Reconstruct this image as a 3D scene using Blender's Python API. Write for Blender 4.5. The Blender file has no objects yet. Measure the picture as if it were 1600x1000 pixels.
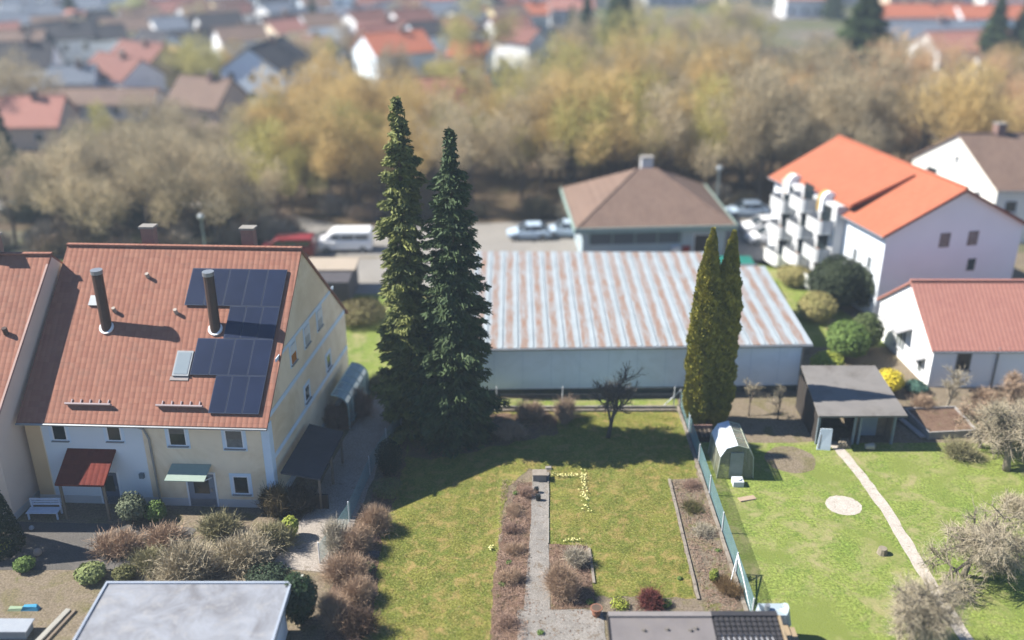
import bpy, math, random
import numpy as np
from mathutils import Vector
R = math.radians
rnd = random.Random(7)
C = bpy.context.scene.collection
scene = bpy.context.scene

# ---------------------------------------------------------------- camera, sky, sun
CAM_H, PITCH, FPX = 32.0, R(24.3), 1550.0
cam_d = bpy.data.cameras.new('camera'); cam = bpy.data.objects.new('camera', cam_d); C.objects.link(cam)
cam.location = (0, 0, CAM_H); cam.rotation_euler = (R(90) - PITCH, 0, 0)
cam_d.sensor_width = 36; cam_d.lens = 36 * FPX / 1600
cam_d.clip_start = 0.5; cam_d.clip_end = 3000
cam_d.dof.use_dof = True; cam_d.dof.focus_distance = 51.5; cam_d.dof.aperture_fstop = 0.035 / 0.64
scene.camera = cam
SUN_EL, SUN_AZ = R(44), (-0.994, 0.11)
w = bpy.data.worlds.new('World'); scene.world = w; w.use_nodes = True
wn = w.node_tree.nodes; wl = w.node_tree.links
sky = wn.new('ShaderNodeTexSky'); sky.sky_type = 'NISHITA'; sky.sun_disc = False
sky.sun_elevation = SUN_EL; sky.sun_rotation = math.atan2(SUN_AZ[0], SUN_AZ[1])
sky.air_density = 1.0; sky.dust_density = 0.0; sky.ozone_density = 8.0
wl.new(sky.outputs[0], wn['Background'].inputs[0]); wn['Background'].inputs[1].default_value = 0.066
sd = bpy.data.lights.new('sun', 'SUN'); sd.energy = 5.0; sd.angle = R(0.55); sd.color = (1.0, 0.95, 0.87)
sun = bpy.data.objects.new('sun', sd); C.objects.link(sun)
Ld = Vector((SUN_AZ[0] * math.cos(SUN_EL), SUN_AZ[1] * math.cos(SUN_EL), math.sin(SUN_EL)))
sun.rotation_euler = Ld.to_track_quat('Z', 'Y').to_euler()
scene.view_settings.view_transform = 'Standard'; scene.view_settings.look = 'None'
scene.view_settings.exposure = 1.24; scene.view_settings.gamma = 1.0
scene.render.resolution_x = 1024; scene.render.resolution_y = 640

# ---------------------------------------------------------------- helpers
def G(px, py, z=0.0):
    """where the line of sight through that spot meets height z (surveying the place)"""
    c, s = math.cos(PITCH), math.sin(PITCH)
    u, v = (px - 800) / FPX, (500 - py) / FPX
    d = (u, c + v * s, -s + v * c); t = (z - CAM_H) / d[2]
    return (d[0] * t, d[1] * t, z)
def lin(h):
    if isinstance(h, str):
        h = h.lstrip('#'); c = [int(h[i:i + 2], 16) / 255 for i in (0, 2, 4)]
        return tuple(x / 12.92 if x < 0.04 else ((x + 0.055) / 1.055) ** 2.4 for x in c)
    return tuple(h)
class NT:
    def __init__(s, m): s.t = m.node_tree; s.n = s.t.nodes; s.l = s.t.links; s.b = s.n['Principled BSDF']
    def node(s, t, **k):
        n = s.n.new(t)
        for a, v in k.items(): setattr(n, a, v)
        return n
    def noise(s, vec, sc, det=4, rough=.6, dist=0):
        n = s.node('ShaderNodeTexNoise'); n.inputs['Scale'].default_value = sc; n.inputs['Detail'].default_value = det
        n.inputs['Roughness'].default_value = rough; n.inputs['Distortion'].default_value = dist
        s.l.new(vec, n.inputs['Vector']); return n.outputs[0]
    def ramp(s, f, stops):
        n = s.node('ShaderNodeValToRGB'); e = n.color_ramp.elements
        while len(e) < len(stops): e.new(.5)
        for q, (p, c) in zip(e, stops):
            q.position = p; q.color = (*lin(c), 1) if not isinstance(c, float) else (c, c, c, 1)
        s.l.new(f, n.inputs[0]); return n.outputs[0]
    def mix(s, f, a, b, mode='MIX'):
        n = s.node('ShaderNodeMix', data_type='RGBA', blend_type=mode)
        for i, x in ((0, f), (6, a), (7, b)):
            if isinstance(x, (int, float)): n.inputs[i].default_value = x if i == 0 else (x, x, x, 1)
            elif isinstance(x, (tuple, str)): n.inputs[i].default_value = (*lin(x), 1)
            else: s.l.new(x, n.inputs[i])
        return n.outputs[2]
    def math(s, op, a, b=0.0):
        n = s.node('ShaderNodeMath', operation=op)
        for i, x in ((0, a), (1, b)):
            if isinstance(x, (int, float)): n.inputs[i].default_value = x
            else: s.l.new(x, n.inputs[i])
        return n.outputs[0]
    def bump(s, h, st, dist=.02):
        n = s.node('ShaderNodeBump'); n.inputs['Strength'].default_value = st; n.inputs['Distance'].default_value = dist
        s.l.new(h, n.inputs['Height']); s.l.new(n.outputs[0], s.b.inputs['Normal'])
MATS = {}
KEEP = ('white', 'cream', 'pinkish_render', 'pale_blue', 'grey_render', 'yellow_render', 'beige', 'apartment', 'bungalow', 'ivory', 'hall_wall', 'bluish_w', 'trim', 'frame', 'silver', 'ochre_r')
def tone(name, c):
    k = 1.0 if any(q in name for q in KEEP) else .62
    return tuple(x * k for x in lin(c))
def M(name, c1, c2=None, scale=1.0, rough=.85, bump=0.0, bscale=None, metal=0.0, spec=.3, stain=None, sscale=.25, alpha=None, world=False):
    """two-tone weathered surface"""
    if name in MATS: return MATS[name]
    m = bpy.data.materials.new(name); m.use_nodes = True; t = NT(m)
    co = t.node('ShaderNodeTexCoord').outputs['Object']
    if world: co = t.node('ShaderNodeNewGeometry').outputs['Position']
    c1 = tone(name, c1); c2 = tone(name, c2) if c2 else tuple(x * .8 for x in c1)
    col = t.mix(t.ramp(t.noise(co, scale), [(.3, 0.0), (.7, 1.0)]), c1, c2)
    if stain:
        col = t.mix(t.ramp(t.noise(co, sscale, 6, .7, .5), [(.48, 0.0), (.72, .8)]), col, tone(name, stain))
    t.l.new(col, t.b.inputs['Base Color']); t.b.inputs['Roughness'].default_value = rough
    t.b.inputs['Metallic'].default_value = metal; t.b.inputs['Specular IOR Level'].default_value = spec
    if bump: t.bump(t.noise(co, bscale or scale * 8, 5), bump)
    m.diffuse_color = (*c1, 1); MATS[name] = m; return m
def Mtile(name, c1, c2, c3, px=.25, pz=.24, moss=None):
    """clay tile rows: ribs along x, courses down the slope"""
    if name in MATS: return MATS[name]
    c1, c2, c3 = tone(name, c1), tone(name, c2), tone(name, c3); moss = tone(name, moss) if moss else None
    m = bpy.data.materials.new(name); m.use_nodes = True; t = NT(m)
    co = t.node('ShaderNodeTexCoord').outputs['Object']
    sx = t.node('ShaderNodeSeparateXYZ'); t.l.new(co, sx.inputs[0])
    rib = t.math('ABSOLUTE', t.math('SINE', t.math('MULTIPLY', t.math('ADD', sx.outputs[0], sx.outputs[1]) if False else sx.outputs[0], math.pi / px)))
    fr = t.math('FRACT', t.math('MULTIPLY', sx.outputs[2], 1 / pz))
    col = t.mix(t.ramp(t.noise(co, .35, 5, .65), [(.3, 0.0), (.7, 1.0)]), c1, c2)
    cell = t.node('ShaderNodeTexWhiteNoise', noise_dimensions='2D'); cb = t.node('ShaderNodeCombineXYZ')
    t.l.new(t.math('FLOOR', t.math('MULTIPLY', sx.outputs[0], 1 / px)), cb.inputs[0])
    t.l.new(t.math('FLOOR', t.math('MULTIPLY', sx.outputs[2], 1 / pz)), cb.inputs[1]); t.l.new(cb.outputs[0], cell.inputs['Vector'])
    col = t.mix(t.math('MULTIPLY', cell.outputs[0], .45), col, c3)
    if moss: col = t.mix(t.ramp(t.noise(co, .9, 6, .75, 1), [(.52, 0.0), (.75, .6)]), col, moss)
    t.l.new(col, t.b.inputs['Base Color']); t.b.inputs['Roughness'].default_value = .85
    t.b.inputs['Specular IOR Level'].default_value = .2
    h = t.math('ADD', t.math('MULTIPLY', rib, .5), t.math('MULTIPLY', fr, -.7)); t.bump(h, .8, .04)
    MATS[name] = m; return m
def Mleaf(name, c1=None, c2=None, scale=1.2, rough=.75, trans=0.0, obj=False):
    """foliage: tone varies from clump to clump (and from plant to plant by the object colour)"""
    if name in MATS: return MATS[name]
    if not obj: c1, c2 = tone(name, c1), tone(name, c2)
    m = bpy.data.materials.new(name); m.use_nodes = True; t = NT(m)
    co = t.node('ShaderNodeTexCoord').outputs['Object']
    col = t.mix(t.ramp(t.noise(co, scale, 3, .7), [(.3, 0.0), (.7, 1.0)]), c1, c2)
    if obj:
        oi = t.node('ShaderNodeObjectInfo'); col = t.mix(1.0, col, oi.outputs['Color'], 'MULTIPLY')
    t.l.new(col, t.b.inputs['Base Color']); t.b.inputs['Roughness'].default_value = rough
    t.b.inputs['Specular IOR Level'].default_value = .25
    if trans:
        tr = t.node('ShaderNodeBsdfTranslucent'); t.l.new(col, tr.inputs[0]); mx = t.node('ShaderNodeMixShader'); mx.inputs[0].default_value = trans
        t.l.new(t.b.outputs[0], mx.inputs[1]); t.l.new(tr.outputs[0], mx.inputs[2]); t.l.new(mx.outputs[0], t.n['Material Output'].inputs[0])
    MATS[name] = m; return m

def tag(o, label=None, cat=None, group=None, kind=None):
    if label: o['label'] = label
    if cat: o['category'] = cat
    if group: o['group'] = group
    if kind: o['kind'] = kind
    return o
def thing(name, label, cat, loc, group=None, rz=0):
    o = bpy.data.objects.new(name, None); C.objects.link(o); o.location = loc; o.rotation_euler = (0, 0, rz)
    o.empty_display_size = .3
    return tag(o, label, cat, group)
class MB:
    def __init__(s): s.v = []; s.f = []; s.mi = []
    def poly(s, pts, mi=0):
        n = len(s.v); s.v += [tuple(p) for p in pts]; s.f.append(tuple(range(n, n + len(pts)))); s.mi.append(mi); return s
    def hexa(s, p, mi=0):
        """p: 8 corners, bottom 4 (ccw) then top 4"""
        n = len(s.v); s.v += [tuple(q) for q in p]
        for a in ((3, 2, 1, 0), (4, 5, 6, 7), (0, 1, 5, 4), (1, 2, 6, 5), (2, 3, 7, 6), (3, 0, 4, 7)):
            s.f.append(tuple(n + i for i in a)); s.mi.append(mi)
        return s
    def box(s, x0, x1, y0, y1, z0, z1, mi=0):
        return s.hexa([(x0, y0, z0), (x1, y0, z0), (x1, y1, z0), (x0, y1, z0), (x0, y0, z1), (x1, y0, z1), (x1, y1, z1), (x0, y1, z1)], mi)
    def beam(s, a, b, w, h, mi=0):
        """bar from a to b with square section"""
        a, b = Vector(a), Vector(b); d = (b - a).normalized(); up = Vector((0, 0, 1)) if abs(d.z) < .9 else Vector((1, 0, 0))
        r = d.cross(up).normalized() * w / 2; u = r.cross(d).normalized() * h / 2
        return s.hexa([a - r - u, a + r - u, b + r - u, b - r - u, a - r + u, a + r + u, b + r + u, b - r + u], mi)
    def prism(s, pts, z0, z1, mi=0):
        n = len(s.v); k = len(pts)
        s.v += [(p[0], p[1], z0) for p in pts] + [(p[0], p[1], z1) for p in pts]
        s.f.append(tuple(range(n + k - 1, n - 1, -1))); s.f.append(tuple(range(n + k, n + 2 * k))); s.mi += [mi, mi]
        for i in range(k):
            j = (i + 1) % k; s.f.append((n + i, n + j, n + k + j, n + k + i)); s.mi.append(mi)
        return s
    def slab(s, pts, t, mi=0):
        """top face pts (3-D), thickness t downward"""
        n = len(s.v); k = len(pts)
        s.v += [(p[0], p[1], p[2] - t) for p in pts] + [tuple(p) for p in pts]
        s.f.append(tuple(range(n + k - 1, n - 1, -1))); s.f.append(tuple(range(n + k, n + 2 * k))); s.mi += [mi, mi]
        for i in range(k):
            j = (i + 1) % k; s.f.append((n + i, n + j, n + k + j, n + k + i)); s.mi.append(mi)
        return s
    def tube(s, pts, rad, n=6, mi=0, cap=True):
        base = len(s.v); P = [Vector(p) for p in pts]
        if not hasattr(rad, '__len__'): rad = [rad] * len(P)
        ref = Vector((1, 0, 0))
        for i, p in enumerate(P):
            d = (P[min(i + 1, len(P) - 1)] - P[max(i - 1, 0)]).normalized()
            if abs(d.dot(ref)) > .9: ref = Vector((0, 1, 0))
            a = d.cross(ref).normalized(); b = d.cross(a)
            for k in range(n):
                t = 2 * math.pi * k / n; s.v.append(tuple(p + (a * math.cos(t) + b * math.sin(t)) * rad[i]))
        for i in range(len(P) - 1):
            for k in range(n):
                q = (k + 1) % n; s.f.append((base + i * n + k, base + i * n + q, base + (i + 1) * n + q, base + (i + 1) * n + k)); s.mi.append(mi)
        if cap:
            s.f.append(tuple(base + k for k in range(n))); s.f.append(tuple(base + (len(P) - 1) * n + k for k in range(n - 1, -1, -1))); s.mi += [mi, mi]
        return s
    def build(s, name, mat, parent=None, world=True, smooth=False):
        me = bpy.data.meshes.new(name); off = Vector((0, 0, 0))
        if parent and world:
            off = parent.location if parent.parent is None else parent.parent.location
        v = [(a - off.x, b - off.y, c - off.z) for a, b, c in s.v]
        me.from_pydata(v, [], s.f)
        for m in (mat if isinstance(mat, (list, tuple)) else [mat]): me.materials.append(m)
        if any(s.mi): me.polygons.foreach_set('material_index', s.mi)
        if smooth: me.polygons.foreach_set('use_smooth', [True] * len(me.polygons))
        me.validate(); me.update()
        import bmesh
        bm = bmesh.new(); bm.from_mesh(me); bmesh.ops.recalc_face_normals(bm, faces=bm.faces); bm.to_mesh(me); bm.free()
        o = bpy.data.objects.new(name, me); C.objects.link(o)
        if parent: o.parent = parent
        return o
def mass(name, V, mat, parent=None):
    """V: (N,k,3) array of loose k-gons -> one mesh"""
    N, k = V.shape[:2]; me = bpy.data.meshes.new(name)
    me.vertices.add(N * k); me.vertices.foreach_set('co', V.reshape(-1).astype(np.float32))
    me.loops.add(N * k); me.loops.foreach_set('vertex_index', np.arange(N * k, dtype=np.int32))
    me.polygons.add(N); me.polygons.foreach_set('loop_start', np.arange(0, N * k, k, dtype=np.int32))
    me.polygons.foreach_set('loop_total', np.full(N, k, dtype=np.int32))
    me.materials.append(mat); me.update(calc_edges=True)
    o = bpy.data.objects.new(name, me); C.objects.link(o)
    if parent: o.parent = parent
    return o
def merge(*a): return np.concatenate([x for x in a if len(x)])
def unit(v): return v / np.maximum(np.linalg.norm(v, axis=-1, keepdims=True), 1e-9)
def blades(c, d, L, W, rs, tri=False):
    """flat strips centred on c along d, length L, width W, random roll"""
    d = unit(d); r = unit(np.cross(d, rs.normal(size=d.shape))); L = np.asarray(L)[:, None]; W = np.asarray(W)[:, None]
    a = c - d * L / 2; b = c + d * L / 2
    if tri: return np.stack([a - r * W / 2, a + r * W / 2, b], 1)
    return np.stack([a - r * W / 2, a + r * W / 2, b + r * W * .3, b - r * W * .3], 1)
def leaves(c, n, size, rs, asp=.6):
    """leaf-like quads at c facing n"""
    n = unit(n); t = unit(np.cross(n, rs.normal(size=n.shape))); b = np.cross(n, t); s = np.asarray(size)[:, None]
    return np.stack([c - t * s / 2, c - b * s * asp / 2, c + t * s / 2, c + b * s * asp / 2], 1)
def clone(o, loc, rz=0, sc=(1, 1, 1), label=None, group=None, color=None):
    r = o.copy(); C.objects.link(r); r.location = loc; r.rotation_euler = (0, 0, rz); r.scale = sc
    if label: r['label'] = label
    if group: r['group'] = group
    for ch in list(o.children):
        c = ch.copy(); C.objects.link(c); c.parent = r
        if color and c.name.startswith('crown'): c.color = (*color, 1)
        for g in list(ch.children):
            d = g.copy(); C.objects.link(d); d.parent = c
    return r

# ---------------------------------------------------------------- materials
ROOF_A = Mtile('clay_tiles_weathered', (.40, .175, .12), (.34, .15, .105), (.50, .25, .17), .3, .22, (.27, .17, .13))
ROOF_P = Mtile('clay_tiles_pink', (.50, .23, .18), (.45, .20, .165), (.56, .27, .21), .3, .22)
ROOF_O = Mtile('clay_tiles_orange', (.56, .18, .10), (.52, .165, .09), (.62, .215, .12), .3, .22)
ROOF_BR = Mtile('brown_tiles', '#8d7567', '#7c675c', '#9a8375', .3, .2)
ROOF_DK = Mtile('dark_tiles', '#454348', '#36363c', '#57555a', .3, .2)
ROOF_RD = Mtile('red_tiles', (.28, .13, .105), (.24, .11, .09), (.33, .16, .13), .3, .2)
WHITE = M('white_render', (.84, .84, .84), (.78, .79, .80), .6, stain='#a9a9a4', bump=.1, bscale=20)
CREAM = M('cream_render', (.82, .69, .51), (.76, .635, .47), .7, stain='#c8b08c', bump=.1, bscale=20)
CREAM2 = M('pinkish_render', (.72, .58, .48), (.66, .53, .44), .5, bump=.1, bscale=20)
YELLOW = M('yellow_render', (.70, .60, .36), (.64, .54, .33), .5)
PALEB = M('pale_blue_render', (.70, .79, .86), (.66, .75, .83), .5)
GREYW = M('grey_render', (.52, .52, .52), (.46, .47, .48), .5)
BEIGE = M('beige_render', (.62, .46, .34), (.56, .42, .32), .5)
TRIM = M('pale_blue_trim', (.60, .70, .80), (.55, .65, .76), 2)
GLASS = M('dark_glass', (.02, .03, .035), (.04, .055, .06), 1.5, rough=.12, spec=.6)
CURT = M('curtained_glass', (.12, .15, .16), (.3, .32, .33), 2.5, rough=.15, spec=.6)
FRAME = M('white_frame', (.75, .77, .8), (.7, .72, .75), 2, rough=.5)
METAL = M('zinc_metal', (.45, .48, .5), (.38, .4, .42), 2, rough=.45, metal=.5)
DKMETAL = M('brown_metal', (.12, .075, .06), (.09, .06, .05), 3, rough=.5)
WOOD = M('weathered_wood', (.34, .27, .2), (.25, .2, .15), 3, bump=.3, bscale=30)
DKWOOD = M('dark_wood', (.07, .055, .045), (.045, .04, .035), 3, bump=.3, bscale=20)
CONC = M('concrete', (.42, .39, .35), (.33, .31, .28), 1.5, stain='#8f887a', sscale=.8, bump=.3, bscale=25)
PLASTER = M('chimney_brick', (.36, .22, .18), (.28, .18, .16), 4, bump=.4, bscale=12)
BARK = M('bark', (.17, .13, .095), (.11, .085, .065), 3, bump=.6, bscale=18)
PALEBARK = M('pale_bark', (.42, .36, .27), (.27, .23, .17), 3, bump=.5, bscale=15)
RUBBER = M('tyre_rubber', (.02, .02, .02), (.03, .03, .03), 5)
TERRA = M('terracotta', (.42, .2, .12), (.33, .15, .1), 6, bump=.2)
TEAL = M('teal_wire', (.20, .36, .38), (.26, .42, .43), 2, rough=.5)
SOIL = M('garden_soil', (.19, .125, .09), (.12, .085, .065), 2.5, bump=.9, bscale=14, world=True)
# ---------------------------------------------------------------- the setting
def sheet(name, pts, z, mat, jit=0.0, step=.5):
    out = []
    for i, (a, b) in enumerate(zip(pts, pts[1:] + pts[:1])):
        n = max(1, int(math.dist(a, b) / step)) if jit else 1
        for k in range(n):
            t = k / n; j = jit if k else jit * .5
            out.append((a[0] + (b[0] - a[0]) * t + rnd.uniform(-j, j), a[1] + (b[1] - a[1]) * t + rnd.uniform(-j, j), z))
    o = MB().poly(out).build(name, mat); o['kind'] = 'structure'; return o
def Mground(name, stops, sc, fine, bump=.6, patches=None, fineamt=.5):
    if name in MATS: return MATS[name]
    m = bpy.data.materials.new(name); m.use_nodes = True; t = NT(m)
    stops = [(p_, tone(name, c_)) for p_, c_ in stops]; patches = [(a_, b_, d_, tone(name, e_)) for a_, b_, d_, e_ in (patches or [])]
    co = t.node('ShaderNodeNewGeometry').outputs['Position']
    col = t.ramp(t.noise(co, sc, 6, .62, .4), stops)
    f2 = t.noise(co, fine, 5, .75)
    col = t.mix(fineamt, col, t.ramp(f2, [(.3, .15), (.5, .5), (.7, .95)]), 'OVERLAY')
    if patches:
        for (s, lo, hi, c) in patches:
            col = t.mix(t.ramp(t.noise(co, s, 5, .7, .6), [(lo, 0.0), (hi, 1.0)]), col, c)
    t.l.new(col, t.b.inputs['Base Color']); t.b.inputs['Roughness'].default_value = .95; t.b.inputs['Specular IOR Level'].default_value = .1
    t.bump(f2, bump, .05); MATS[name] = m; return m
G_FAR = Mground('far_ground', [(.25, (.16, .14, .09)), (.42, (.13, .15, .06)), (.55, (.22, .19, .15)), (.7, (.27, .25, .22))], .05, 1.2, .3)
G_LAWN = Mground('lawn_grass', [(.25, (.15, .185, .04)), (.42, (.29, .285, .065)), (.55, (.19, .225, .045)), (.68, (.35, .285, .085)), (.8, (.22, .24, .05))], .55, 9, 1.0,
                 [(1.3, .50, .66, (.46, .34, .13)), (3.5, .60, .70, (.14, .20, .04)), (9, .56, .66, (.40, .34, .15)), (.9, .58, .68, (.19, .25, .05)), (5, .66, .72, (.30, .24, .17))], 1.0)
G_MEAD = Mground('meadow_grass', [(.25, (.16, .255, .045)), (.45, (.28, .335, .08)), (.62, (.21, .29, .06)), (.8, (.38, .37, .13))], .3, 7, .8,
                 [(.5, .48, .66, (.42, .38, .18)), (2, .54, .68, (.17, .24, .05)), (.22, .5, .62, (.24, .29, .07))], .9)
G_ASPH = Mground('asphalt', [(.3, (.135, .125, .115)), (.7, (.18, .168, .155))], .4, 14, .3, [(.8, .6, .75, (.22, .2, .17))], .5)
G_ROAD = Mground('pale_asphalt', [(.3, (.33, .31, .28)), (.7, (.40, .375, .34))], .25, 10, .2, [(.5, .6, .75, (.28, .26, .24))], .4)
G_DRIVE = Mground('sandy_drive', [(.3, (.42, .37, .32)), (.7, (.52, .46, .40))], .5, 12, .4, [(1.2, .6, .72, (.22, .18, .13))], .6)
G_LITTER = Mground('leaf_litter', [(.3, (.105, .075, .045)), (.5, (.15, .11, .07)), (.7, (.10, .085, .04))], .4, 5, .8, [(.2, .62, .75, (.10, .13, .035))], .7)
G_BED = Mground('bed_soil', [(.3, (.17, .10, .07)), (.5, (.26, .17, .12)), (.7, (.20, .14, .085))], 1.6, 16, 1.0, [(2.2, .60, .7, (.14, .16, .04)), (4, .62, .7, (.36, .29, .22))], .8)
G_GRAV = Mground('mulch_gravel', [(.3, (.22, .18, .12)), (.5, (.30, .24, .18)), (.7, (.25, .21, .12))], 1.2, 18, 1.0, [(.9, .52, .66, (.20, .21, .05)), (5, .62, .7, (.40, .34, .28))], .9)
G_PATH = Mground('path_concrete', [(.3, (.29, .27, .245)), (.7, (.40, .37, .335))], 1.0, 20, .5, [(2.2, .56, .66, (.22, .17, .12)), (7, .66, .72, (.5, .47, .43)), (1.3, .63, .75, (.2, .19, .1))], .7)
G_PALEP = Mground('pale_path', [(.3, (.58, .52, .45)), (.7, (.70, .63, .55))], 2.0, 16, .4, [(3, .62, .7, (.3, .26, .18))], .5)
G_YARD = Mground('yard_ground', [(.3, (.22, .18, .12)), (.5, (.29, .235, .17)), (.7, (.20, .18, .08))], .7, 9, .8, [(1, .62, .75, (.17, .18, .05))], .7)

ground = MB().poly([(-500, -60, 0), (500, -60, 0), (500, 700, 0), (-500, 700, 0)]).build('ground', G_FAR); ground['kind'] = 'structure'
sheet('wood_floor', [(-75, 92), (75, 92), (80, 160), (-80, 160)], .008, G_LITTER)
sheet('garden_ground', [(-45, 20), (60, 20), (60, 86), (-45, 86)], .004, G_YARD)
# street and forecourt behind the houses
sheet('road', [(-75, 99), (-34, 98), (-22, 92.5), (-19, 85), (9, 84.5), (14, 90), (60, 92), (60, 96.5), (14, 96), (-16, 93), (-30, 101), (-75, 103)], .016, G_ROAD, 0)
sheet('forecourt', [(-17, 76), (-3, 76), (-3, 84.5), (-17, 84.5)], .012, G_ROAD)
sheet('forecourt', [(20.5, 84), (26, 80), (30, 90.5), (20.5, 90)], .012, G_ROAD)
sheet('grass_verge', [(-45, 62), (-17.5, 62), (-17.5, 84), (-45, 84)], .010, G_MEAD, .1, 1.5)
sheet('grass_verge', [(-11, 58), (-7.2, 58), (-6, 76), (-16, 76)], .012, G_MEAD, .1, 1.5)
sheet('grass_verge', [(20.6, 66), (28, 66), (24, 84), (21.5, 84)], .012, G_MEAD, .1, 1.5)
# driveway on the left of the parcel
sheet('driveway', [(-12.2, 40.5), (-9.0, 40.0), (-8.0, 48.5), (-7.2, 60), (-8.6, 61), (-10.4, 53), (-11.2, 46)], .014, G_DRIVE, .08, 1)
sheet('driveway', [(-27, 40.3), (-17.5, 40.3), (-16.8, 43.8), (-22, 44.2), (-27, 44.4)], .014, G_ASPH, .05, 1)
sheet('meadow', [(11.3, 30), (45, 30), (45, 52.4), (11.3, 52.6)], .012, G_MEAD, .1, 1)
lawn = sheet('lawn', [(-7.2, 33), (-.7, 33), (-.9, 38), (-.6, 44), (-.2, 47.8), (1.0, 49.6), (2.2, 49.4), (1.9, 42.5), (3.9, 42.2), (3.9, 38.3), (8.9, 38.1), (9.05, 48.4), (10.8, 48.6), (10.9, 56.3), (-6.5, 56.5), (-7.3, 46)], .016, G_LAWN, .10, .4)
sheet('grass_strip', [(-6.5, 56.7), (11.0, 56.7), (11.0, 58.1), (-6.5, 58.1)], .014, G_MEAD, .03, .5)
sheet('garden_bed', [(-1.0, 33), (.5, 33), (.75, 38), (1.1, 44), (1.25, 48.2), (.4, 48), (-.4, 44.5), (-.95, 39)], .020, G_BED, .10, .35)
sheet('garden_bed', [(1.85, 37.4), (4.0, 37.4), (3.95, 42.2), (1.95, 42.4)], .020, G_BED, .08, .4)
sheet('garden_bed', [(9.15, 36.5), (11.0, 36.5), (10.9, 48.4), (9.15, 48.3)], .020, G_GRAV, .05, .4)
sheet('garden_bed', [(4.0, 36.8), (9.2, 36.8), (9.2, 38.15), (4.0, 38.3)], .024, G_GRAV, .08, .4)
sheet('garden_bed', [(-8.2, 33), (-6.9, 33), (-6.6, 38), (-6.9, 44), (-6.4, 48), (-6.2, 55), (-7.0, 55), (-7.6, 48), (-8.6, 43.5), (-8.8, 38)], .022, G_BED, .15, .5)
sheet('garden_bed', [(-4.9, 50.6), (3, 53.6), (2.5, 56.2), (-6, 56.2), (-6.3, 51)], .022, G_BED, .25, .6)
sheet('garden_path', [(.55, 37.3), (1.82, 37.3), (1.95, 44), (2.08, 49.2), (1.2, 49.2), (1.0, 44)], .030, G_PATH, .02, .4)
sheet('patio', [(.25, 32), (4.3, 32), (4.3, 37.35), (.25, 37.35)], .026, G_PATH, .03, .5)
rp = [G(1300, 690), G(1345, 742), G(1390, 805), G(1430, 872), G(1478, 950), G(1530, 1030)]
sheet('garden_path', [(p[0] - .33, p[1]) for p in rp] + [(p[0] + .33, p[1]) for p in reversed(rp)], .020, G_PALEP, .05, .5)
c0 = G(1318, 790); sheet('garden_bed', [(c0[0] + math.cos(a) * 1.0, c0[1] + math.sin(a) * .95) for a in [i * .42 for i in range(15)]], .018, G_PALEP, .04, .5)
c0 = G(1235, 718); sheet('garden_bed', [(c0[0] + math.cos(a) * 1.5, c0[1] + math.sin(a) * 1.5) for a in [i * .42 for i in range(15)]], .018, G_YARD, .15, .5)
sheet('garden_bed', [(24, 53), (45, 53), (45, 59), (24, 59)], .012, G_YARD, .1, 1)

# kerbs
def kerb(label, a, b, w, h, mat=CONC, n=1):
    t = thing('kerb', label, 'kerb', (a[0], a[1], 0)); L = math.dist(a, b)
    k = max(1, int(L / 1.0))
    for i in range(min(k, 100)):
        p = [a[0] + (b[0] - a[0]) * (i + .01) / k, a[1] + (b[1] - a[1]) * (i + .01) / k]; q = [a[0] + (b[0] - a[0]) * (i + .985) / k, a[1] + (b[1] - a[1]) * (i + .985) / k]
        z = h / 2 + rnd.uniform(-.01, .01)
        MB().beam((p[0] + rnd.uniform(-.01, .01), p[1], z), (q[0] + rnd.uniform(-.01, .01), q[1], z), w, h).build('edging_block', mat, t)
    return t
PALEC = M('pale_kerb', (.42, .37, .31), (.32, .27, .22), 3, stain='#6b5f4d', sscale=2, bump=.4)
kerb('pale pinkish kerb of edging blocks running under the green wire fence', (10.87, 57), (11.12, 36.6), .16, .16, PALEC)
kerb('narrow stone edging between the lawn and the gravelly bed along the fence', (9.08, 48.4), (8.98, 38.0), .14, .11, PALEC)
kerb('front beam of the two grey kerb rows at the far end of the lawn', (-5.8, 56.35), (10.7, 56.4), .14, .16, PALEC)
kerb('rear beam of the two grey kerb rows, nearest the metal hall', (-5.8, 56.75), (10.7, 56.8), .14, .20, CONC)
kerb('short stone edging on the right side of the reddish shrub bed by the patio', (4.0, 42.0), (4.05, 39.2), .13, .10, PALEC)
kerb('thin stone edge along the right side of the concrete garden path', (2.12, 49.1), (1.9, 42.4), .07, .09, CONC)

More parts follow.
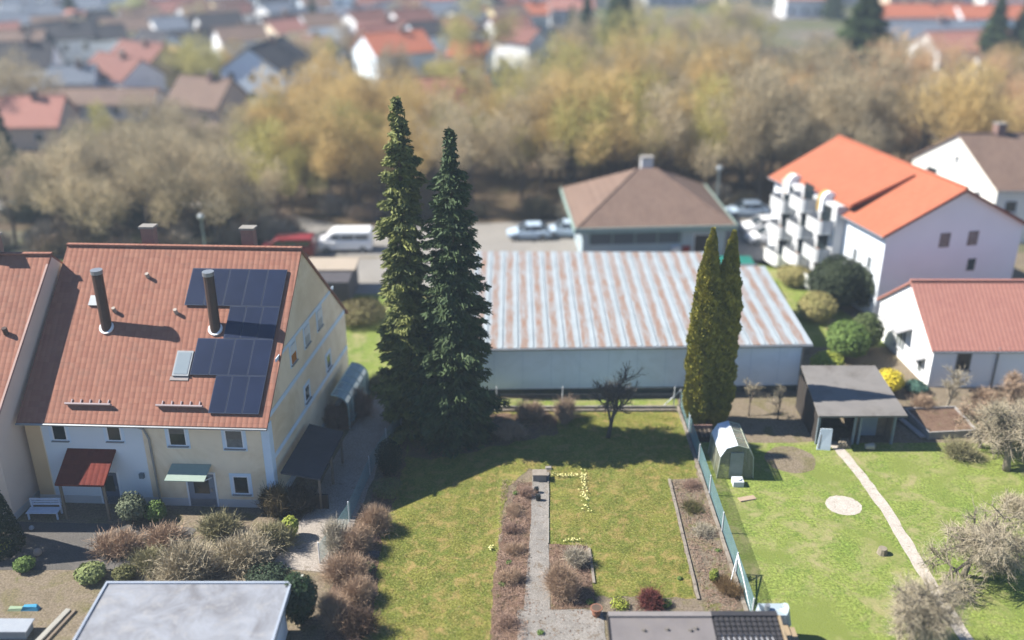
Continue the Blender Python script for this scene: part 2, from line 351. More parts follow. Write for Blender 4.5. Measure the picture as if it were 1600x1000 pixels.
# ---------------------------------------------------------------- houses
class House:
    """gabled or hipped house on a footprint O + x*U + y*V; x along the ridge"""
    def __init__(s, name, label, cat, O, U, V, L, W, he, hr, wall, roof, oe=.4, og=.3, group=None, th=.16, hip=0.0, ridge_y=.5, base=None):
        s.O = Vector((O[0], O[1], 0)); s.U = Vector((U[0], U[1], 0)).normalized(); s.V = Vector((V[0], V[1], 0)).normalized()
        s.L, s.W, s.he, s.hr = L, W, he, hr; s.rot = math.atan2(s.U.y, s.U.x)
        s.t = thing(name, label, cat, (O[0], O[1], 0), group, s.rot)
        s.inv = lambda p, r=s.rot: (p[0] * math.cos(-r) - p[1] * math.sin(-r), p[0] * math.sin(-r) + p[1] * math.cos(-r), p[2])
        W2 = W * ridge_y; s.W2 = W2; s.sl = (hr - he) / W2; s.sl2 = (hr - he) / (W - W2); s.oe, s.og, s.th = oe, og, th; s.hip = hip
        e = th + .01
        m = MB(); P = s.p
        if not hip:
            A = [P(0, 0, 0), P(0, W, 0), P(0, W, he - e), P(0, W2, hr - e), P(0, 0, he - e)]
            B = [P(L, 0, 0), P(L, W, 0), P(L, W, he - e), P(L, W2, hr - e), P(L, 0, he - e)]
            m.poly(A).poly(B[::-1]); m.poly([A[0], B[0], B[4], A[4]]).poly([A[1], B[1], B[2], A[2]][::-1])
        else:
            for a, b in (((0, 0), (L, 0)), ((L, 0), (L, W)), ((L, W), (0, W)), ((0, W), (0, 0))):
                m.poly([P(*a, 0), P(*b, 0), P(*b, he - e), P(*a, he - e)])
        s.wall = s.bld(m, 'wall', wall)
        if base:
            d = .03; m = MB()
            for a, b in (((-d, -d), (L + d, 0)), ((L, -d), (L + d, W + d)), ((-d, W), (L, W + d)), ((-d, 0), (0, W))):
                m.hexa([P(a[0], a[1], 0), P(b[0], a[1], 0), P(b[0], b[1], 0), P(a[0], b[1], 0), P(a[0], a[1], base[0]), P(b[0], a[1], base[0]), P(b[0], b[1], base[0]), P(a[0], b[1], base[0])])
            s.bld(m, 'plinth', base[1])
        m = MB()
        zf, zb = he - oe * s.sl, he - oe * s.sl2
        if not hip:
            m.slab([P(-og, -oe, zf), P(L + og, -oe, zf), P(L + og, W2, hr), P(-og, W2, hr)], th)
            m.slab([P(-og, W2, hr - .004), P(L + og, W2, hr - .004), P(L + og, W + oe, zb), P(-og, W + oe, zb)], th)
            m.beam(P(-og - .02, W2, hr + .03), P(L + og + .02, W2, hr + .03), .26, .12)
        else:
            a, b, c, d = P(-og, -oe, zf), P(L + og, -oe, zf), P(L + og, W + oe, zb), P(-og, W + oe, zb)
            r0, r1 = P(hip, W2, hr), P(L - hip, W2, hr)
            m.slab([a, b, r1, r0], th).slab([b, c, r1], th).slab([c, d, r0, r1], th).slab([d, a, r0], th)
            m.beam(a, r0, .2, .1); m.beam(b, r1, .2, .1)
        s.roof = s.bld(m, 'roof', roof)
    def p(s, x, y, z): v = s.O + s.U * x + s.V * y; return s.inv((v.x - s.O.x, v.y - s.O.y, z))
    def bld(s, m, name, mat, parent=None, smooth=False): return m.build(name, mat, parent or s.t, world=False, smooth=smooth)
    def fp(s, face, a, d, z):
        """point on a face: a along it, d outward, z up"""
        if face == 'front': return s.p(a, -d, z)
        if face == 'back': return s.p(a, s.W + d, z)
        if face == 'left': return s.p(-d, a, z)
        if face == 'right': return s.p(s.L + d, a, z)
        if face == 'roof':  # a along ridge, z = distance up-slope from the eave, d = normal lift
            q = math.sqrt(1 + s.sl ** 2); y = -s.oe + z / q; zz = s.he + y * s.sl
            return s.p(a, y - d * s.sl / q, zz + d / q)
    def fb(s, m, face, a0, a1, z0, z1, d0, d1, mi=0):
        f = s.fp; return m.hexa([f(face, a0, d0, z0), f(face, a1, d0, z0), f(face, a1, d1, z0), f(face, a0, d1, z0), f(face, a0, d0, z1), f(face, a1, d0, z1), f(face, a1, d1, z1), f(face, a0, d1, z1)], mi)
    def window(s, face, a, z, w, h, trim=None, glass=None, sill=True, mull=0, name='window', shut=0.0, frame=None):
        glass = glass or GLASS; m = MB(); fw = .07
        if trim:
            tw = .16
            for q in ((a - w / 2 - tw, a - w / 2, z - tw, z + h + tw), (a + w / 2, a + w / 2 + tw, z - tw, z + h + tw), (a - w / 2, a + w / 2, z + h, z + h + tw), (a - w / 2, a + w / 2, z - tw, z)):
                s.fb(m, face, *q, -.02, .02, 1)
        for q in ((a - w / 2, a - w / 2 + fw, z, z + h), (a + w / 2 - fw, a + w / 2, z, z + h), (a - w / 2 + fw, a + w / 2 - fw, z + h - fw, z + h), (a - w / 2 + fw, a + w / 2 - fw, z, z + fw)):
            s.fb(m, face, *q, -.02, .035)
        for k in range(mull):
            x = a - w / 2 + w * (k + 1) / (mull + 1); s.fb(m, face, x - .03, x + .03, z + fw, z + h - fw, -.02, .03)
        o = s.bld(m, name, [frame or FRAME, trim or FRAME])
        g = MB(); s.fb(g, face, a - w / 2 + fw, a + w / 2 - fw, z + fw, z + h - fw, -.01, .012); s.bld(g, 'pane', glass, o)
        if shut:
            g = MB(); s.fb(g, face, a - w / 2 + fw, a + w / 2 - fw, z + h - fw - h * shut, z + h - fw, .012, .024); s.bld(g, 'blind', M('roller_blind', (.2, .18, .16), (.25, .23, .2), 3), o)
        if sill:
            g = MB(); s.fb(g, face, a - w / 2 - .08, a + w / 2 + .08, z - .06, z, 0, .13); s.bld(g, 'sill', METAL, o)
        return o
    def door(s, face, a, w, h, mat, glass=True, z=0.02):
        m = MB(); s.fb(m, face, a - w / 2, a + w / 2, z, z + h, -.02, .03); o = s.bld(m, 'door', mat)
        m = MB(); s.fb(m, face, a - w / 2 - .09, a - w / 2, z, z + h + .09, -.02, .05); s.fb(m, face, a + w / 2, a + w / 2 + .09, z, z + h + .09, -.02, .05); s.fb(m, face, a - w / 2, a + w / 2, z + h, z + h + .09, -.02, .05)
        s.bld(m, 'frame', FRAME, o)
        if glass: m = MB(); s.fb(m, face, a - w * .28, a + w * .28, z + h * .4, z + h * .9, .03, .04); s.bld(m, 'pane', GLASS, o)
        m = MB(); s.fb(m, face, a + w * .34, a + w * .4, z + 1.0, z + 1.2, .03, .08); s.bld(m, 'handle', METAL, o)
        return o
    def chimney(s, x, y, w, d, top, mat=None, cap=True, down=.8):
        zr = s.hr - abs(y - s.W2) * s.sl; m = MB(); P = s.p
        m.hexa([P(x, y, zr - down), P(x + w, y, zr - down), P(x + w, y + d, zr - down), P(x, y + d, zr - down), P(x, y, top), P(x + w, y, top), P(x + w, y + d, top), P(x, y + d, top)])
        o = s.bld(m, 'chimney', mat or PLASTER)
        if cap:
            m = MB(); e = .07; m.hexa([P(x - e, y - e, top), P(x + w + e, y - e, top), P(x + w + e, y + d + e, top), P(x - e, y + d + e, top), P(x - e, y - e, top + .12), P(x + w + e, y - e, top + .12), P(x + w + e, y + d + e, top + .12), P(x - e, y + d + e, top + .12)])
            s.bld(m, 'cap', CONC, o)
        return o
    def gutter(s, back=False):
        m = MB(); z = s.he - s.oe * s.sl - s.th * .6; y = -s.oe - .06
        m.tube([s.p(-s.og, y, z), s.p(s.L + s.og, y, z)], .07, 6); s.bld(m, 'gutter', METAL)

# --- terraced house with the solar panels
A = House('terraced_house', 'cream terraced house with a steep red roof carrying dark blue solar panels', 'house', (-26.2, 46.25), (13.25, -.6), (1.9, 14.2), 13.25, 14.4, 5.75, 12.6, CREAM, ROOF_A, oe=.42, og=.12, base=(.5, GREYW))
def facx(px, z=3): return (G(px, 0, z)[0])
def aw(px, py):       # facade position of a spot seen on the front wall
    Y = 45.9; c, s_ = math.cos(PITCH), math.sin(PITCH); u, v = (px - 800) / FPX, (500 - py) / FPX
    t = Y / (c + v * s_); return (u * t + 26.2, CAM_H + (-s_ + v * c) * t)
def win_px(x0, y0, x1, y1, **k):
    (a, z1), (b, z0) = aw(x0, y0), aw(x1, y1); A.window('front', (a + b) / 2, z0, b - a, z1 - z0, **k)
win_px(74, 662, 104, 692, trim=TRIM); win_px(162, 662, 191, 691, trim=TRIM)
win_px(261, 667, 294, 696, trim=TRIM, shut=.3); win_px(351, 669, 384, 698, trim=TRIM, shut=.45, glass=CURT)
win_px(96, 734, 122, 758, trim=TRIM); win_px(364, 741, 393, 769, trim=TRIM)
(a_, _), = [aw(172, 770)]; A.door('front', a_, 1.0, 2.05, M('blue_door', (.12, .17, .26), (.1, .14, .22), 2))
(a_, _), = [aw(318, 770)]; A.door('front', a_, 1.5, 2.1, M('grey_blue_door', (.34, .38, .46), (.28, .32, .4), 2))
# white left half of the facade, quoins and bands
m = MB(); x1 = aw(222, 680)[0]; A.fb(m, 'front', aw(62, 680)[0], x1, .5, 5.3, -.01, .006); A.bld(m, 'painted_bay', M('bluish_white_render', (.66, .70, .74), (.6, .65, .69), .6))
m = MB(); A.fb(m, 'front', .0, aw(60, 680)[0], .5, 5.3, -.01, .008); A.bld(m, 'ochre_strip', M('ochre_render', (.66, .46, .26), (.6, .42, .24), .6))
m = MB(); A.fb(m, 'front', 12.85, 13.29, .5, 5.3, -.01, .035); A.fb(m, 'right', -.04, .45, .5, 5.3, -.01, .035); A.bld(m, 'corner_trim', TRIM)
for zz in (2.9, 5.5):
    m = MB(); A.fb(m, 'right', .45, 14.3, zz, zz + .28, -.01, .03); A.bld(m, 'wall_band', TRIM)
m = MB(); A.fb(m, 'right', 2.0, 12.4, 8.0, 8.0 + .2, -.01, .03); A.bld(m, 'wall_band', TRIM)
for yy, sh in ((4.6, '#d8862a'), (7.0, '#dcdcd6'), (9.4, '#dcdcd6')):
    o = A.window('right', yy, 6.7, .8, 1.15, trim=TRIM)
    m = MB(); A.fb(m, 'right', yy - .36, yy + .36, 7.3, 7.85, .02, .06); A.fb(m, 'right', yy - .36, yy + .36, 6.75, 7.3, .02, .06, 1)
    A.bld(m, 'shutter', [M('white_shutter', (.7, .7, .68)), M('shutter' + sh[1:], sh)], o)
A.window('right', 6.2, 3.4, .8, 1.0, trim=TRIM); A.window('right', 10.4, 3.4, .8, 1.0, trim=TRIM)
# downpipe across the facade
a_, z_ = aw(222, 668); b_, zb_ = aw(240, 700)
m = MB(); m.tube([A.fp('front', a_ - .35, .3, 5.2), A.fp('front', a_ + .1, .1, 4.9), A.fp('front', a_ + .3, .09, 4.3), A.fp('front', a_ + .35, .09, .2)], .06, 6); A.bld(m, 'downpipe', METAL)
A.gutter()
# flues, chimneys, skylight, vents, snow rails
def roof_at(H, px, py):   # spot on the front roof slope (a, up-slope)
    best = None
    for z in np.linspace(H.he - .5, H.hr, 200):
        g = G(px, py, z); q = Vector((g[0], g[1], 0)) - H.O; det = H.U.x * H.V.y - H.U.y * H.V.x
        x = (q.x * H.V.y - q.y * H.V.x) / det; y = (H.U.x * q.y - H.U.y * q.x) / det
        e = abs(H.he + y * H.sl - z)
        if best is None or e < best[0]: best = (e, x, (y + H.oe) * math.sqrt(1 + H.sl ** 2), y, z)
    return best[1:]
for px, py in ((167, 512), (337, 515)):
    x, u, y, z = roof_at(A, px, py); b = A.p(x, y, z); o = MB(); top = z + 3.2
    f = A.bld(o.tube([(b[0], b[1], z - .3), (b[0], b[1], top)], .29, 12), 'flue_pipe', DKMETAL)
    A.bld(MB().tube([(b[0], b[1], top), (b[0], b[1], top + .22)], .32, 12), 'cowl', METAL, f)
    A.bld(MB().tube([A.fp('roof', x, -.02, u), A.fp('roof', x, .09, u)], .40, 14), 'flashing', FRAME, f)
x, u, y, z = roof_at(A, 148, 470); m = MB(); A.fb(m, 'roof', x - .25, x + .25, u - .3, u + .3, 0, .12); A.bld(m, 'roof_hatch', METAL)
for px in (222, 380):
    x, u, y, z = roof_at(A, px, 388); A.chimney(x - .36, 7.9, .72, .5, 13.4)
x, u, y, z = roof_at(A, 287, 569)
m = MB(); A.fb(m, 'roof', x - .45, x + .45, u - .72, u + .72, -.02, .12); sk = A.bld(m, 'skylight', METAL); m = MB(); A.fb(m, 'roof', x - .36, x + .36, u - .62, u + .62, .12, .135); A.bld(m, 'pane', M('sky_glass', (.35, .42, .46), (.4, .46, .5), 1, rough=.1), sk)
m = MB(); A.fb(m, 'roof', x - .55, x + .45, u - .95, u - .74, 0, .04); A.bld(m, 'apron', M('pale_flashing', (.55, .48, .45)), sk)
for px0, px1, py in ((104, 176, 632), (246, 318, 636)):
    xa, u, y, z = roof_at(A, px0, py); xb = roof_at(A, px1, py)[0]; m = MB(); A.fb(m, 'roof', xa, xb, u - .04, u + .04, .05, .26)
    for k in range(5): xx = xa + (xb - xa) * (k + .5) / 5; A.fb(m, 'roof', xx - .03, xx + .03, u, u + .3, 0, .06)
    A.bld(m, 'snow_rail', M('faded_rail', (.62, .5, .5), (.55, .45, .45), 3))
for px, py in ((232, 434), (276, 490), (180, 488)):
    x, u, y, z = roof_at(A, px, py); m = MB(); m.tube([A.fp('roof', x, 0, u), A.fp('roof', x, .3, u + .1)], .11, 8); A.bld(m, 'vent', M('pale_vent', (.6, .52, .45)))
# solar panels: rows of modules under the ridge
PV = bpy.data.materials.new('solar_cells'); PV.use_nodes = True; t_ = NT(PV)
_co = t_.node('ShaderNodeTexCoord').outputs['Object']
_c = t_.mix(t_.ramp(t_.noise(_co, .5), [(.35, 0.0), (.65, 1.0)]), (.007, .013, .036), (.012, .02, .05))
t_.l.new(_c, t_.b.inputs['Base Color']); t_.b.inputs['Roughness'].default_value = .28; t_.b.inputs['Specular IOR Level'].default_value = .4
PVF = M('panel_edge', (.07, .09, .15), (.06, .08, .13), 2, rough=.4, metal=.3)
top_u = roof_at(A, 400, 425)[1]; xr = roof_at(A, 448, 440)[0] - .05; xr = 12.85
UB = [roof_at(A, 400, q_)[1] for q_ in (422, 480, 530, 590, 649)]
for row, (py, px0, n) in enumerate(((450, 296, 5), (508, 355, 3), (558, 304, 4), (618, 332, 3))):
    u1 = UB[row]; u0 = UB[row + 1]
    xl = roof_at(A, px0, py)[0]; wd = (xr - xl) / n
    for k in range(n):
        m = MB(); A.fb(m, 'roof', xl + wd * k + .012, xl + wd * (k + 1) - .012, u0 + .012, u1 - .012, .06, .13); o = A.bld(m, 'solar_panel', PVF)
        m = MB(); A.fb(m, 'roof', xl + wd * k + .05, xl + wd * (k + 1) - .05, u0 + .05, u1 - .05, .13, .136); A.bld(m, 'cells', PV, o)
# red tiled porch over the left door
PR = Mtile('porch_tiles', '#7a352b', '#6c2f28', '#8c4032', .3, .15)
a0, z0 = aw(112, 748); a1, _ = aw(188, 748); zt = aw(150, 700)[1]
m = MB(); f = A.fp; m.slab([f('front', a0, 1.7, 2.35), f('front', a1, 1.7, 2.35), f('front', a1, .0, 3.55), f('front', a0, .0, 3.55)], .12)
po = A.bld(m, 'porch_roof', PR)
m = MB()
for aa in (a0 + .15, a1 - .15): m.beam(f('front', aa, 1.5, 0), f('front', aa, 1.5, 2.3), .12, .12)
A.bld(m, 'post', WOOD, po)
a0, _ = aw(272, 740); a1, _ = aw(334, 740)
m = MB(); m.slab([f('front', a0, 1.1, 2.35), f('front', a1, 1.1, 2.35), f('front', a1, .04, 2.75), f('front', a0, .04, 2.75)], .04)
A.bld(m, 'glass_canopy', M('milky_glass', (.45, .55, .47), (.4, .5, .43), 3, rough=.2))
for k, aa in enumerate((a0 + .05, a1 - .1)):
    m = MB(); m.beam(f('front', aa, 1.0, 2.3), f('front', aa, .04, 1.9), .05, .05); A.bld(m, 'bracket', FRAME)
# wall lantern bits
m = MB(); A.fb(m, 'front', aw(222, 742)[0] - .12, aw(222, 742)[0] + .12, 1.8, 2.1, 0, .18); A.bld(m, 'mailbox', M('bluegrey_box', (.2, .27, .33)))

# lean-to carport on the gable side
t = thing('carport', 'black-roofed lean-to carport against the gable of the terraced house', 'carport', (-12, 47, 0))
MB().slab([(-12.55, 45.6, 2.35), (-10.4, 45.4, 2.05), (-9.9, 50.4, 2.05), (-11.95, 50.8, 2.35)], .1).build('roof', M('bitumen', (.075, .075, .085), (.10, .10, .11), 1), t)
for x, y in ((-10.5, 45.6), (-10.25, 48.0), (-10.05, 50.2)): MB().beam((x, y, 0), (x, y, 1.97), .12, .12).build('post', WOOD, t)
MB().box(-12.4, -10.1, 45.55, 45.68, 0, .9).build('front_board', DKWOOD, t)
# conservatory at the back corner
t = thing('conservatory', 'small curved glass conservatory at the rear corner of the terraced house', 'conservatory', (-10.6, 55.5, 0))
arc = [(math.sin(k * math.pi / 10) * 1.0, 1.5 + math.cos(k * math.pi / 10) * .9) for k in range(6)]
m = MB(); g = MB()
for i in range(6):
    y = 54.2 + i * .9; xx = -11.25 + (y - 54) * .14
    m.tube([(xx, y, 2.42)] + [(xx + a, y, z) for a, z in arc] + [(xx + 1.0, y, 0)], .04, 4)
m.beam((-10.25, 54.2, .3), (-9.5, 58.7, .3), .05, .05); m.beam((-11.22, 54.2, 2.42), (-10.6, 58.7, 2.42), .06, .06); m.build('frame', M('pale_green_frame', (.5, .62, .58)), t)
m = MB(); y0, y1 = 54.2, 58.7; o0, o1 = -11.25 + .2 * .14, -11.25 + 4.7 * .14
ap = arc + [(1.0, 0.0)]
for (a, z), (b, z2) in zip(ap, ap[1:]): m.poly([(o0 + a, y0, z), (o1 + a, y1, z), (o1 + b, y1, z2), (o0 + b, y0, z2)])
m.build('glazing', M('greenish_glass', (.3, .42, .42), (.4, .5, .48), .8, rough=.15, spec=.7), t)

# --- neighbouring terrace on the left
B = House('terraced_house', 'pinkish-cream terraced house with red roof, cut off by the left edge', 'house', (-37.2, 44.55), (10, -.05), (.155, 1), 10.3, 15.2, 5.6, 12.55, CREAM2, ROOF_A, oe=.4, og=.0, base=(.4, GREYW))
# verge boards and small vent
m = MB(); A_ = B; m.beam(B.fp('roof', 10.3, .02, 0.05), B.fp('roof', 10.3, .02, 10.2), .12, .12); B.bld(m, 'verge_board', M('pink_verge', (.62, .42, .36)))
B.chimney(6.6, 7.2, .9, .7, 13.6)
m = MB(); m.tube([B.fp('roof', 9.3, 0, 6.0), B.fp('roof', 9.3, .35, 6.2)], .14, 8); B.bld(m, 'vent', DKMETAL)
B.gutter()

# --- metal hall with the striped sheet roof
t = thing('metal_hall', 'long pale blue metal hall with a low striped roof of rusty galvanised sheets', 'hall', (9, 66, 0))
WL = M('hall_wall', (.74, .84, .93), (.70, .80, .90), .35, stain='#ccd9e2', sscale=.5, bump=.05)
foot = [(-2.6, 58.6), (19.4, 59.3), (19.5, 72.5), (15.7, 72.6), (15.7, 75.6), (-2.6, 75.8)]
def hz(y): return 3.62 + (y - 58.6) * .008
m = MB(); k = len(foot)
for i in range(k):
    a, b = foot[i], foot[(i + 1) % k]; m.poly([(a[0], a[1], 0), (b[0], b[1], 0), (b[0], b[1], hz(b[1]) - .1), (a[0], a[1], hz(a[1]) - .1)])
m.build('wall', WL, t)
MB().prism([(-2.64, 58.54), (19.46, 59.24), (19.46, 59.29), (-2.64, 58.59)], 0, .42).build('plinth', M('dark_plinth', (.10, .12, .11), (.14, .16, .12), 2), t)
RM = bpy.data.materials.new('striped_sheet'); RM.use_nodes = True; n_ = NT(RM)
co = n_.node('ShaderNodeTexCoord').outputs['Object']; sx = n_.node('ShaderNodeSeparateXYZ'); n_.l.new(co, sx.inputs[0])
cm = n_.node('ShaderNodeCombineXYZ'); n_.l.new(n_.math('MULTIPLY', sx.outputs[0], 1.2), cm.inputs[0]); n_.l.new(n_.math('MULTIPLY', sx.outputs[1], .22), cm.inputs[1])
wob = n_.math('MULTIPLY', n_.math('SUBTRACT', n_.noise(cm.outputs[0], 3, 4), .5), .42)
ph = n_.math('FRACT', n_.math('ADD', n_.math('MULTIPLY', sx.outputs[0], 1 / 1.02), wob))
tri = n_.math('ABSOLUTE', n_.math('SUBTRACT', ph, .5))
band = n_.ramp(tri, [(.18, 0.0), (.34, 1.0)])
pt = n_.ramp(n_.noise(cm.outputs[0], 2.2, 5, .7), [(.3, .2), (.58, 1.0)])
fac = n_.math('MULTIPLY', band, n_.math('MULTIPLY', pt, .97))
galv = n_.mix(n_.ramp(n_.noise(co, .5, 5), [(.3, 0.0), (.7, 1.0)]), (.31, .35, .375), (.25, .285, .305))
rust = n_.mix(n_.ramp(n_.noise(co, 1.3, 4), [(.3, 0.0), (.7, 1.0)]), (.22, .125, .082), (.22, .155, .12))
n_.l.new(n_.mix(fac, galv, rust), n_.b.inputs['Base Color']); n_.b.inputs['Roughness'].default_value = .75; n_.b.inputs['Specular IOR Level'].default_value = .25
m = MB(); m.slab([(-2.9, 58.3, hz(58.3)), (19.85, 59.0, hz(59)), (19.9, 72.9, hz(73)), (16.05, 73.0, hz(73)), (16.0, 76.0, hz(76)), (-2.9, 76.2, hz(76.2))], .12)
# standing seams
for i in range(22):
    x = -2.7 + i * 1.02; y1 = 75.9 if x < 15.8 else 72.7; y0 = 58.4 + (x + 2.9) * .031
    m.beam((x, y0, hz(y0) + .025), (x, y1, hz(y1) + .025), .06, .05)
m.build('roof', RM, t)
MB().tube([(-2.9, 58.22, 3.52), (19.85, 58.92, 3.52)], .09, 6).build('gutter', METAL, t)
for x, y in ((-2.4, 58.5), (19.3, 59.18)): MB().tube([(x, y, 3.5), (x, y, .1)], .06, 6).build('downpipe', METAL, t)
MB().box(16.2, 19.4, 73.0, 73.2, 3.3, 3.8).build('roof_edge', METAL, t)
for i in range(11):
    x = -1.2 + i * 1.9; y = 58.56 + (x + 2.6) * .0318
    MB().box(x, x + .02, y - .012, y + .0, .45, 3.44).build('panel_joint', M('hall_wall_joint', (.56, .69, .80)), t)

# --- brown hip-roofed building
Hh = House('hip_roofed_building', 'low building with brown hipped roof and pale green eaves behind the metal hall', 'building', (6.3, 83.9), (13.0, .9), (-.6, 11.6), 13.0, 11.2, 3.7, 6.9, M('bluish_wall', (.36, .44, .48), (.32, .40, .44), .6), ROOF_BR, oe=.75, og=.75, hip=5.6)
GE = M('green_fascia', (.42, .56, .50), (.36, .5, .45), 1)
m = MB(); e = .8; z = 3.7 - .75 * Hh.sl
for a, b in (((-e, -e), (13 + e, -e)), ((13 + e, -e), (13 + e, 11.2 + e)), ((-e, -e), (-e, 11.2 + e))):
    m.beam(Hh.p(a[0], a[1], z - .18), Hh.p(b[0], b[1], z - .18), .10, .5)
Hh.bld(m, 'fascia', GE)
m = MB(); Hh.fb(m, 'front', .6, 9.0, 1.5, 2.9, -.02, .04); o = Hh.bld(m, 'window_band', M('slate_blue', (.09, .13, .17), (.12, .16, .2), .6, rough=.3))
m = MB()
for i in range(5): Hh.fb(m, 'front', .6 + i * 2.05, .7 + i * 2.05, 1.5, 2.9, .04, .08)
Hh.bld(m, 'mullion', GE, o)
Hh.door('front', 11.0, 1.6, 2.2, DKWOOD, glass=False)
Hh.chimney(6.1, 6.0, 1.1, .8, 7.7, GREYW)
for k in range(2): Hh.window('left', 3 + k * 4, 1.2, 1.4, 1.2)
Hh.gutter()

# --- orange-roofed apartment house with round balconies
Oh = House('apartment_house', 'white apartment house with bright orange roof, stacked rounded balconies and a shaded blank gable', 'apartment house', (28.4, 71.2), (-4.6, 15.6), (11.45, 2.2), 16.3, 11.6, 7.2, 10.35, M('apartment_render', (.76, .80, .85), (.72, .76, .81), .5, bump=.05, bscale=20), ROOF_O, oe=.5, og=.35)
# here x runs away along the ridge; 'left' is the near gable, 'front' the sunny west side
for yy, zz, c in ((5.0, 5.6, DKMETAL), (7.4, 5.6, DKMETAL), (7.7, 3.4, None), (7.2, 0.9, None)):
    Oh.window('left', yy, zz, .85, 1.15, glass=CURT if c else GLASS, frame=M('brown_frame', (.14, .1, .09)) if c else FRAME, sill=False)
m = MB(); m.beam(Oh.p(-.4, -.5, 6.9), Oh.p(-.4, 5.8, 10.2), .08, .2); m.beam(Oh.p(-.4, 5.8, 10.2), Oh.p(-.4, 12.1, 6.9), .08, .2); Oh.bld(m, 'verge_board', M('red_verge', (.32, .1, .07)))
for xx in (1.5, 3.4): 
    for zz in (1.0, 3.6): Oh.window('front', xx, zz, .7, 1.1, glass=CURT)
# middle bay: projecting stair and balcony towers
BW = M('balcony_white', (.80, .80, .78), (.74, .75, .74), 1.5)
m = MB(); P = Oh.p
m.prism([P(5.2, -.9, 0)[:2], P(5.2, .2, 0)[:2], P(13.6, .2, 0)[:2], P(13.6, -.9, 0)[:2]], 0, 7.6); Oh.bld(m, 'bay', GREYW)
for cx, zs in ((6.6, (.3, 2.8, 5.2)), (9.4, (1.4, 3.9, 6.2)), (12.4, (.3, 2.8, 5.2))):
    for z in zs:
        R0 = 1.2; pts = [P(cx + R0 * math.copysign(abs(math.cos(a)) ** .4, math.cos(a)), -.9 - 1.15 * math.sin(a) ** .4, z) for a in [math.pi * k / 10 for k in range(11)]]
        m = MB(); m.prism([p[:2] for p in pts], z, z + .16); o = Oh.bld(m, 'balcony', BW)
        m = MB()
        for p, q in zip(pts, pts[1:]): m.beam((p[0], p[1], z + .63), (q[0], q[1], z + .63), .06, .95)
        Oh.bld(m, 'parapet', GREYW if (cx + z) % 2 > .9 else BW, o)
        m = MB()
        for p, q in zip(pts, pts[1:]): m.beam((p[0], p[1], z + 1.14), (q[0], q[1], z + 1.14), .05, .05)
        Oh.bld(m, 'handrail', METAL, o)
        m = MB(); m.hexa([P(cx - .7, -.93, z + .17), P(cx + .7, -.93, z + .17), P(cx + .7, -.90, z + .17), P(cx - .7, -.90, z + .17), P(cx - .7, -.93, z + 2.1), P(cx + .7, -.93, z + 2.1), P(cx + .7, -.9, z + 2.1), P(cx - .7, -.9, z + 2.1)]); Oh.bld(m, 'balcony_door', GLASS)
        if rnd.random() < .6:
            m = MB(); m.hexa([P(cx - .9, -1.9, z + .2), P(cx - .3, -1.9, z + .2), P(cx - .3, -1.5, z + .2), P(cx - .9, -1.5, z + .2), P(cx - .9, -1.9, z + 1.0), P(cx - .3, -1.9, z + 1.0), P(cx - .3, -1.5, z + 1.0), P(cx - .9, -1.5, z + 1.0)])
            Oh.bld(m, 'balcony_box', M('terracotta_box', (.5, .22, .13)), o)
# two curved-topped parapet walls rising through the eave
for cx, c2 in ((7.0, M('ochre_side', (.62, .42, .14))), (12.2, BEIGE)):
    prof = [(-.1, 6.6), (1.1, 6.6), (1.1, 7.8), (.9, 8.15), (.5, 8.3), (.1, 8.1), (-.1, 7.7)]
    for (o0, o1, nm, mt) in ((0, .35, 'parapet_wall', WHITE), (.36, .8, 'parapet_side', c2)):
        m = MB(); k = len(prof); m.v = [P(cx + o0, y - 1.0, z) for y, z in prof] + [P(cx + o1, y - 1.0, z) for y, z in prof]
        m.f = [tuple(range(k)), tuple(range(2 * k - 1, k - 1, -1))] + [(i, (i + 1) % k, k + (i + 1) % k, k + i) for i in range(k)]; m.mi = [0] * len(m.f)
        Oh.bld(m, nm, mt)
# raised roof section over the bay
m = MB(); m.slab([P(4.6, -.2, 7.9), P(14.3, -.2, 7.9), P(14.3, 5.0, 10.15), P(4.6, 5.0, 10.15)], .3); Oh.bld(m, 'dormer_roof', ROOF_O)
m = MB(); m.prism([P(4.9, .1, 0)[:2], P(4.9, 3.5, 0)[:2], P(14.0, 3.5, 0)[:2], P(14.0, .1, 0)[:2]], 7.0, 7.62); Oh.bld(m, 'dormer_wall', DKWOOD)
Oh.gutter()

# --- white bungalow with the pinkish-red roof
Bu = House('bungalow', 'white single-storey house with a pinkish-red roof, right of the yellow bush', 'house', (28.3, 59.75), (14, .0), (-.7, 8.6), 14.5, 8.5, 3.05, 6.1, M('bungalow_render', (.80, .80, .79), (.76, .77, .78), .5), ROOF_P, oe=.25, og=.25)
Bu.window('front', 2.1, 1.3, 1.0, 1.3, frame=METAL, sill=True); Bu.window('front', 9.0, 1.3, 1.2, 1.3)
m = MB(); m.tube([Bu.fp('front', 4.3, .08, 3.0), Bu.fp('front', 4.3, .08, .1)], .07, 6); Bu.bld(m, 'downpipe', METAL)
Bu.window('left', 4.6, .7, 1.5, 1.6, glass=CURT, mull=2); Bu.window('left', 1.4, .4, .7, 1.0, glass=CURT)
m = MB(); m.slab([Bu.fp('left', 3.2, 1.1, 2.55), Bu.fp('left', 3.2, 0, 2.9), Bu.fp('left', 6.3, 0, 2.9), Bu.fp('left', 6.3, 1.1, 2.55)], .07); Bu.bld(m, 'awning', M('grey_awning', (.5, .5, .5)))
m = MB(); m.slab([Bu.fp('left', .8, .7, 1.6), Bu.fp('left', .8, 0, 1.8), Bu.fp('left', 2.1, 0, 1.8), Bu.fp('left', 2.1, .7, 1.6)], .06); Bu.bld(m, 'awning', M('grey_awning', (.5, .5, .5)))
Bu.gutter()

